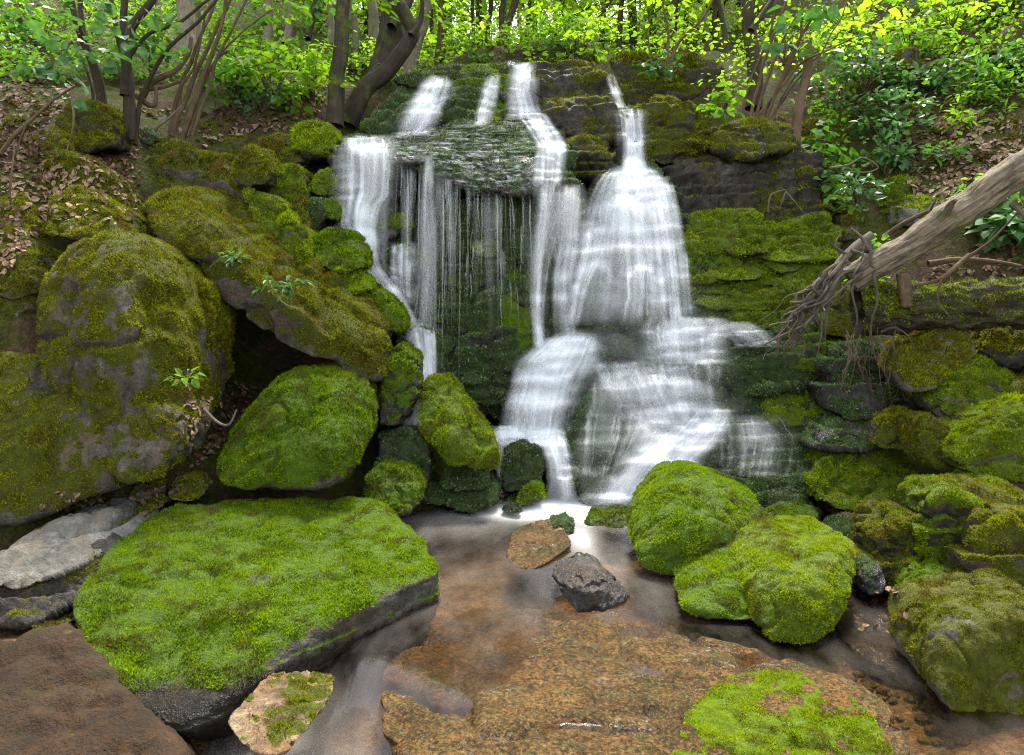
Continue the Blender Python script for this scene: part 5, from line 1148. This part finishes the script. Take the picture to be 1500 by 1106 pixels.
# ------------------------------------------------------------------ undergrowth and litter (uncountable)
def inside(px, py, poly):
    c = False; j = len(poly) - 1
    for i in range(len(poly)):
        if (poly[i][1] > py) != (poly[j][1] > py) and px < (poly[j][0] - poly[i][0]) * (py - poly[i][1]) / (poly[j][1] - poly[i][1]) + poly[i][0]: c = not c
        j = i
    return c
r = RS(900)
def scatter(region, n):
    pts = []
    while len(pts) < n:
        q = r.uniform(0, 1, 2); x0, y0, x1, y1 = region; g = ground(x0 + q[0] * (x1 - x0), y0 + q[1] * (y1 - y0))
        if g is not None: pts.append(g)
        else: n -= 1
    return np.array(pts)
pts = np.concatenate([scatter((-220, -30, 620, 130), 1000), scatter((600, 40, 1110, 92), 220), scatter((1100, -20, 1520, 130), 230), scatter((1180, 130, 1520, 330), 110)])
pts = pts[(fbm(pts * .9, 3, 4) > -.12)]
far = pts[:, 1]
v1, f1 = sprays(r, pts + np.array([0, 0, .08]) + r.rand(len(pts), 1) * np.array([0, 0, .22]), 22, .24, .062)
sun_tint = (pts[:, 0] > -2.2) & (pts[:, 0] < 5) & (pts[:, 1] > 10)  # plants in the gap: their sunlit look is put in by brighter leaf colour
m = np.repeat(sun_tint, 22)
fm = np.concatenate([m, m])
ug = mesh_obj('undergrowth', v1, f1[~fm], LEAF['mid'], None, pts[0], False); tag(ug, 'low green undergrowth covering the wooded slopes', 'undergrowth', kind='stuff')
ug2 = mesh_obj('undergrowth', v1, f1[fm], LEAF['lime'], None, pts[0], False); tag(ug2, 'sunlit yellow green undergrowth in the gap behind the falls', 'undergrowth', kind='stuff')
# fallen leaves on ground and on rocks
def drop_on(px, py):
    d = ray(px, py); a = rbvh.ray_cast(Vector(CAM), d, 30); b = tbvh.ray_cast(Vector(CAM), d, 30)
    c = [h for h in (a, b) if h[0] is not None]
    if not c: return None
    h = min(c, key=lambda q: q[3]); nn = np.array(h[1]); nn = nn if nn[2] > 0 else -nn
    return np.array(h[0]), nn
lp, ln_ = [], []
for (poly, n, up_) in [([(0,200),(60,200),(110,260),(60,340),(0,420)], 420, .1), ([(120,230),(200,215),(195,260),(150,300),(110,260)], 160, .1), ([(160,270),(205,250),(195,330),(100,335),(60,300)], 90, .1),
                 ([(270,570),(350,555),(380,575),(330,640),(285,690),(265,640)], 260, .1), ([(0,60),(120,120),(60,200),(0,230)], 380, .1), ([(-250,40),(0,60),(0,420),(-250,420)], 420, .1), ([(200,160),(420,150),(480,170),(300,215)], 230, .2),
                 ([(1300,180),(1500,170),(1500,310),(1330,290)], 560, .2), ([(1290,430),(1500,330),(1500,400),(1400,440)], 130, .1), ([(1220,90),(1500,60),(1500,190),(1250,180)], 300, .1),
                 ([(200,715),(290,715),(260,745),(190,745)], 40, .1), ([(60,725),(130,712),(150,745),(60,765)], 50, .1), ([(1240,870),(1320,860),(1350,930),(1250,930)], 14, .0), ([(340,90),(480,100),(480,170),(330,170)], 200, .2)]:
    bx = [min(q[0] for q in poly), min(q[1] for q in poly), max(q[0] for q in poly), max(q[1] for q in poly)]; c = 0; n = int(n * 1.7)
    while c < n:
        x, y = r.uniform(bx[0], bx[2]), r.uniform(bx[1], bx[3]); c += 1
        if not inside(x, y, poly): continue
        h = drop_on(x, y)
        if h and h[1][2] > up_: lp.append(h[0] + h[1] * .012); ln_.append(h[1])
lp, ln_ = np.array(lp), np.array(ln_); n = len(lp)
dd_ = r.normal(0, 1, (n, 3)); dd_ -= ln_ * np.sum(dd_ * ln_, 1)[:, None] * .75
v, f = leaf_mesh(lp, dd_, ln_ + r.normal(0, .5, (n, 3)), r.uniform(.03, .075, n) * np.clip(lp[:, 1] / 6, .7, 1.3))
lt = mesh_obj('leaf_litter', v, f, LEAF['dead'], None, lp[0], False); tag(lt, 'dry brown fallen leaves lying on the banks and between the rocks', 'leaf litter', kind='stuff')
# pebbles of the right hand stream
pv, pf, k0 = [], [], 0; iv, if_ = ico(2); rp = RS(31)
for i in range(420):
    if i < 300: x, y = rp.uniform(1180, 1420), rp.uniform(840, 1090)
    else: x, y = rp.uniform(560, 760), rp.uniform(700, 760)
    h = ground(x, y)
    if h is None: continue
    s = rp.uniform(.012, .04) * np.array([1, rp.uniform(.6, 1), rp.uniform(.35, .6)]); a = rp.uniform(0, 6.28)
    q = iv * s * (1 + .18 * fbm(iv * 1.5 + i, 2, i))[:, None]; q = q @ np.array([[math.cos(a), -math.sin(a), 0], [math.sin(a), math.cos(a), 0], [0, 0, 1]])
    pv.append(q + h + np.array([0, 0, .004])); pf.append(if_ + k0); k0 += len(iv)
pb = mesh_obj('pebbles', np.concatenate(pv), np.concatenate(pf), ROCK('brown', 'wet'), None, pv[0][0], True); tag(pb, 'wet rust brown pebbles on the stream bed', 'pebbles', kind='stuff')
# ------------------------------------------------------------------ fallen wood
def log(label, pts, r0, r1, bark, seed, name='fallen_log', rough=.22, stubs=(), moss=None, n=90, seg=48, wob=.012, ridge=.34):
    path = [P(*q) for q in pts]; k = path[0][1] / FPX
    root = empty(name, path[0]); tag(root, label, 'log')
    v, f, u = tube(path, r0 * pts[0][2] / FPX, r1 * pts[-1][2] / FPX, seg, n, rough, seed, wob, 1.0, ridge)
    ob = mesh_obj('trunk', v, f, BARK[bark], root, path[0], True, None, u)
    if moss:
        tf_ = np.concatenate([f[:, :3], f[:, [0, 2, 3]]]); nn = vnormals(v, tf_)
        if np.sum(nn[:50] * (v[:50] - v[:50].mean(0))) < 0: nn, tf_ = -nn, tf_[:, ::-1]
        mk = sstep(.0, .5, nn[:, 2] + moss + fbm(v * 5, 3, seed)); t = tufts(v, tf_, nn, mk, path[0][1], seed, .9)
        if t: mesh_obj('moss', t[0], t[1], MOSS('bright'), root, path[0], False, {'rnd': t[2]})
    for i, (sp, sr) in enumerate(stubs):
        q = [P(*s) for s in sp]; vv, ff, uu = tube(q, sr * q[0][1] / FPX, sr * .3 * q[0][1] / FPX, 8, 16, .2, seed + i, .02)
        mesh_obj('branch_stub', vv, ff, BARK[bark], root, path[0], True, None, uu)
    return root
log('big bare weathered log slanting up to the right edge', [(1245,412,5.78),(1275,392,5.75),(1330,362,5.75),(1400,315,5.7),(1470,268,5.65),(1560,205,5.6)], 15, 20, 'log', 5, stubs=[([(1385,312,5.6),(1392,300,5.55),(1398,294,5.5)], 7), ([(1480,300,5.6),(1505,322,5.5)], 5)])
log('mossy rotten log lying level at the right edge', [(1255,455,5.95),(1330,450,5.9),(1420,448,5.85),(1500,442,5.8),(1570,440,5.8)], 30, 26, 'mossy', 6, rough=.3, moss=.45)
log('short broken stump end under the bare log', [(1322,400,5.7),(1326,425,5.7),(1329,450,5.7)], 8, 7, 'brown', 7, n=16, seg=10)
def branch(label, limbs, bark, seed, name='dead_branch', cat='branch'):
    root = empty(name, P(*limbs[0][0][0])); tag(root, label, cat); o = P(*limbs[0][0][0])
    for i, (pts, r0) in enumerate(limbs):
        q = [P(*s) for s in pts]; v, f, u = tube(q, r0 * q[0][1] / FPX, r0 * .4 * q[-1][1] / FPX, 8, 8 * len(q), .22, seed + i, .015)
        mesh_obj('limb' if i else 'main_limb', v, f, BARK[bark], root, o, True, None, u)
    return root
_rt = RS(19); _fine = []
for _ in range(26):
    x, y = _rt.uniform(1150, 1275), 0; y = 345 + (1275 - x) * 1.05 + _rt.normal(0, 10); q_ = [(x, y, 5.7)]
    for k in range(3): x += _rt.normal(-8, 20); y += _rt.uniform(4, 34); q_.append((x, y, 5.66 + _rt.normal(0, .05)))
    _fine.append((q_, _rt.uniform(.7, 3.6)))
branch('grey gnarled dead root reaching down from the log to the steps', [
    ([(1275,345,5.8),(1240,372,5.75),(1215,405,5.7),(1195,440,5.7),(1160,468,5.75),(1142,500,5.8),(1138,522,5.85)], 6.8),
    ([(1232,380,5.72),(1215,425,5.65),(1195,455,5.65),(1172,485,5.7),(1160,520,5.75)], 5.0), ([(1205,425,5.68),(1175,440,5.65),(1158,440,5.62)], 3.7), ([(1200,445,5.65),(1202,480,5.65),(1196,525,5.7)], 1.9),
    ([(1180,460,5.68),(1165,490,5.7),(1150,510,5.75),(1148,528,5.8)], 3.7), ([(1170,480,5.66),(1180,505,5.68),(1175,522,5.7)], 1.9), ([(1240,372,5.75),(1260,365,5.75),(1280,372,5.75)], 6.2), ([(1285,385,5.72),(1262,350,5.7),(1245,335,5.72)], 3.7), ([(1268,395,5.68),(1240,400,5.65),(1222,420,5.62),(1210,460,5.65),(1207,500,5.7)], 3.1), ([(1255,405,5.66),(1248,430,5.62),(1255,470,5.65),(1246,500,5.7)], 2.5), ([(1280,400,5.66),(1285,440,5.62),(1276,480,5.66),(1282,530,5.7)], 2.2), ([(1240,372,5.72),(1225,360,5.7),(1232,340,5.72)], 2.5), ([(1262,398,5.66),(1230,425,5.6),(1185,470,5.66),(1172,505,5.7)], 2.5), ([(1195,440,5.66),(1168,452,5.62),(1146,478,5.66)], 2.5), ([(1150,490,5.72),(1140,480,5.7)], 1.9)] + _fine, 'grey', 71)
rt = [([(1240,490,5.85),(1245,520,5.75),(1240,545,5.72),(1232,570,5.75)], 2.2)]
rq = RS(8)
for i in range(20):
    x0, y0 = rq.uniform(1238, 1325), rq.uniform(465, 520); x = x0; pts = [(x0, y0, 5.85)]
    for k in range(3): x += rq.normal(2, 9); pts.append((x, y0 + (k + 1) * rq.uniform(18, 32), 5.72 + rq.normal(0, .03)))
    rt.append((pts, rq.uniform(.5, 1.5)))
branch('tangle of thin roots hanging over the trickle under the log', rt, 'brown', 90, 'hanging_roots', 'roots')
branch('bent thin root arching beside the square block', [([(1290,485,5.75),(1310,478,5.7),(1330,490,5.68),(1340,512,5.68)], 2)], 'brown', 131)
branch('forked pale twig caught against the log end', [([(1420,375,5.7),(1380,410,5.6),(1335,420,5.6)], 4), ([(1380,410,5.6),(1375,440,5.55),(1395,468,5.5)], 2), ([(1420,375,5.7),(1455,350,5.7),(1500,300,5.65)], 2.5)], 'brown', 133)
branch('long straight stick lying under the log toward the right edge', [([(1360,385,6.0),(1420,380,6.0),(1500,392,5.9)], 5)], 'brown', 134)
branch('reddish stick leaning on the log from the split stone', [([(1295,348,6.3),(1330,325,6.2),(1370,305,6.1),(1415,285,6.0)], 4), ([(1360,310,6.1),(1372,290,6.05)], 2)], 'brown', 135)
branch('pale bare twig against the dark rock band', [([(1125,310,7.5),(1130,285,7.45),(1152,278,7.4)], 1.6), ([(1152,280,7.4),(1140,308,7.4)], 1.4), ([(1152,280,7.4),(1178,310,7.35)], 1.2)], 'pale', 136)
branch('looping pale twig over the leafy bank at right', [([(1218,245,7.4),(1245,240,7.35),(1265,230,7.3),(1285,245,7.3),(1270,252,7.3),(1240,250,7.35)], 1.7), ([(1240,250,7.35),(1270,280,7.3)], 1.2)], 'pale', 137)
branch('thin fallen stick at the far left bank', [([(0,225,6.3),(40,180,6.4),(75,148,6.5),(110,125,6.6)], 3.5), ([(40,180,6.4),(20,235,6.3)], 2)], 'brown', 138)
branch('long stick lying level on the left slope', [([(-10,112,8.2),(40,105,8.2),(95,108,8.2)], 3)], 'pale', 139)
branch('curved pale dead branch among the left shrubs', [([(205,150,7.5),(225,120,7.5),(255,105,7.5),(275,80,7.5),(280,55,7.5)], 6), ([(200,140,7.5),(225,155,7.45),(228,128,7.45)], 5), ([(205,130,7.5),(240,128,7.5),(265,120,7.5)], 4)], 'brown', 140)
branch('thin looping vine hanging before the dark rock at left', [([(105,140,6.6),(108,180,6.5),(100,215,6.5),(92,235,6.45),(88,248,6.4)], 1.6)], 'pale', 141)
branch('slender leaning stick at the left edge', [([(15,290,5.8),(20,240,5.9),(22,205,6.0)], 2)], 'brown', 142)
branch('fallen twig on the left bank under the grey trunks', [([(225,190,7.4),(245,175,7.4),(270,150,7.5)], 2)], 'pale', 143)
branch('leaf stalk litter stick before the dark hollow', [([(300,598,4.9),(318,618,4.85),(335,622,4.8),(348,600,4.85)], 3)], 'pale', 144)

# ------------------------------------------------------------------ world, sun, render
SUN_EL, SUN_AZ = R(58), R(12)       # azimuth from +Y towards +X
w = bpy.data.worlds.new('World'); scene.world = w; w.use_nodes = True
nt = w.node_tree; bg = nt.nodes['Background']
sky = nt.nodes.new('ShaderNodeTexSky'); sky.sky_type = 'NISHITA'; sky.sun_disc = False
sky.sun_elevation = SUN_EL; sky.sun_rotation = SUN_AZ
hs = nt.nodes.new('ShaderNodeHueSaturation'); hs.inputs['Saturation'].default_value = 0.3   # thin overcast
nt.links.new(sky.outputs[0], hs.inputs['Color']); nt.links.new(hs.outputs[0], bg.inputs[0]); bg.inputs[1].default_value = 0.12
sd = bpy.data.lights.new('sun', 'SUN'); so = bpy.data.objects.new('sun', sd); COL.objects.link(so)
sd.energy = 2.4; sd.angle = R(18); sd.color = (1, 0.95, 0.86)
dirv = Vector((math.sin(SUN_AZ) * math.cos(SUN_EL), math.cos(SUN_AZ) * math.cos(SUN_EL), math.sin(SUN_EL)))
so.rotation_euler = (-dirv).to_track_quat('-Z', 'Y').to_euler(); so.location = (0, 0, 30)
scene.view_settings.view_transform = 'Standard'; scene.view_settings.look = 'None'
scene.view_settings.exposure = 2.7; scene.view_settings.gamma = 1
scene.render.engine = 'CYCLES'
cy = scene.cycles
cy.use_denoising = True
try: cy.denoiser = 'OPENIMAGEDENOISE'
except Exception: pass
try: cy.denoising_prefilter = 'NONE'
except Exception: pass
cy.max_bounces = 8; cy.diffuse_bounces = 4; cy.glossy_bounces = 3; cy.transmission_bounces = 4; cy.transparent_max_bounces = 32
scene.render.filter_size = 1.1 if hasattr(scene.render, 'filter_size') else 1.5
cy.pixel_filter_type = 'BLACKMAN_HARRIS'; cy.filter_width = 1.1
cy.sample_clamp_indirect = 6
for o in bpy.data.objects:
    if '_w' in o: del o['_w']
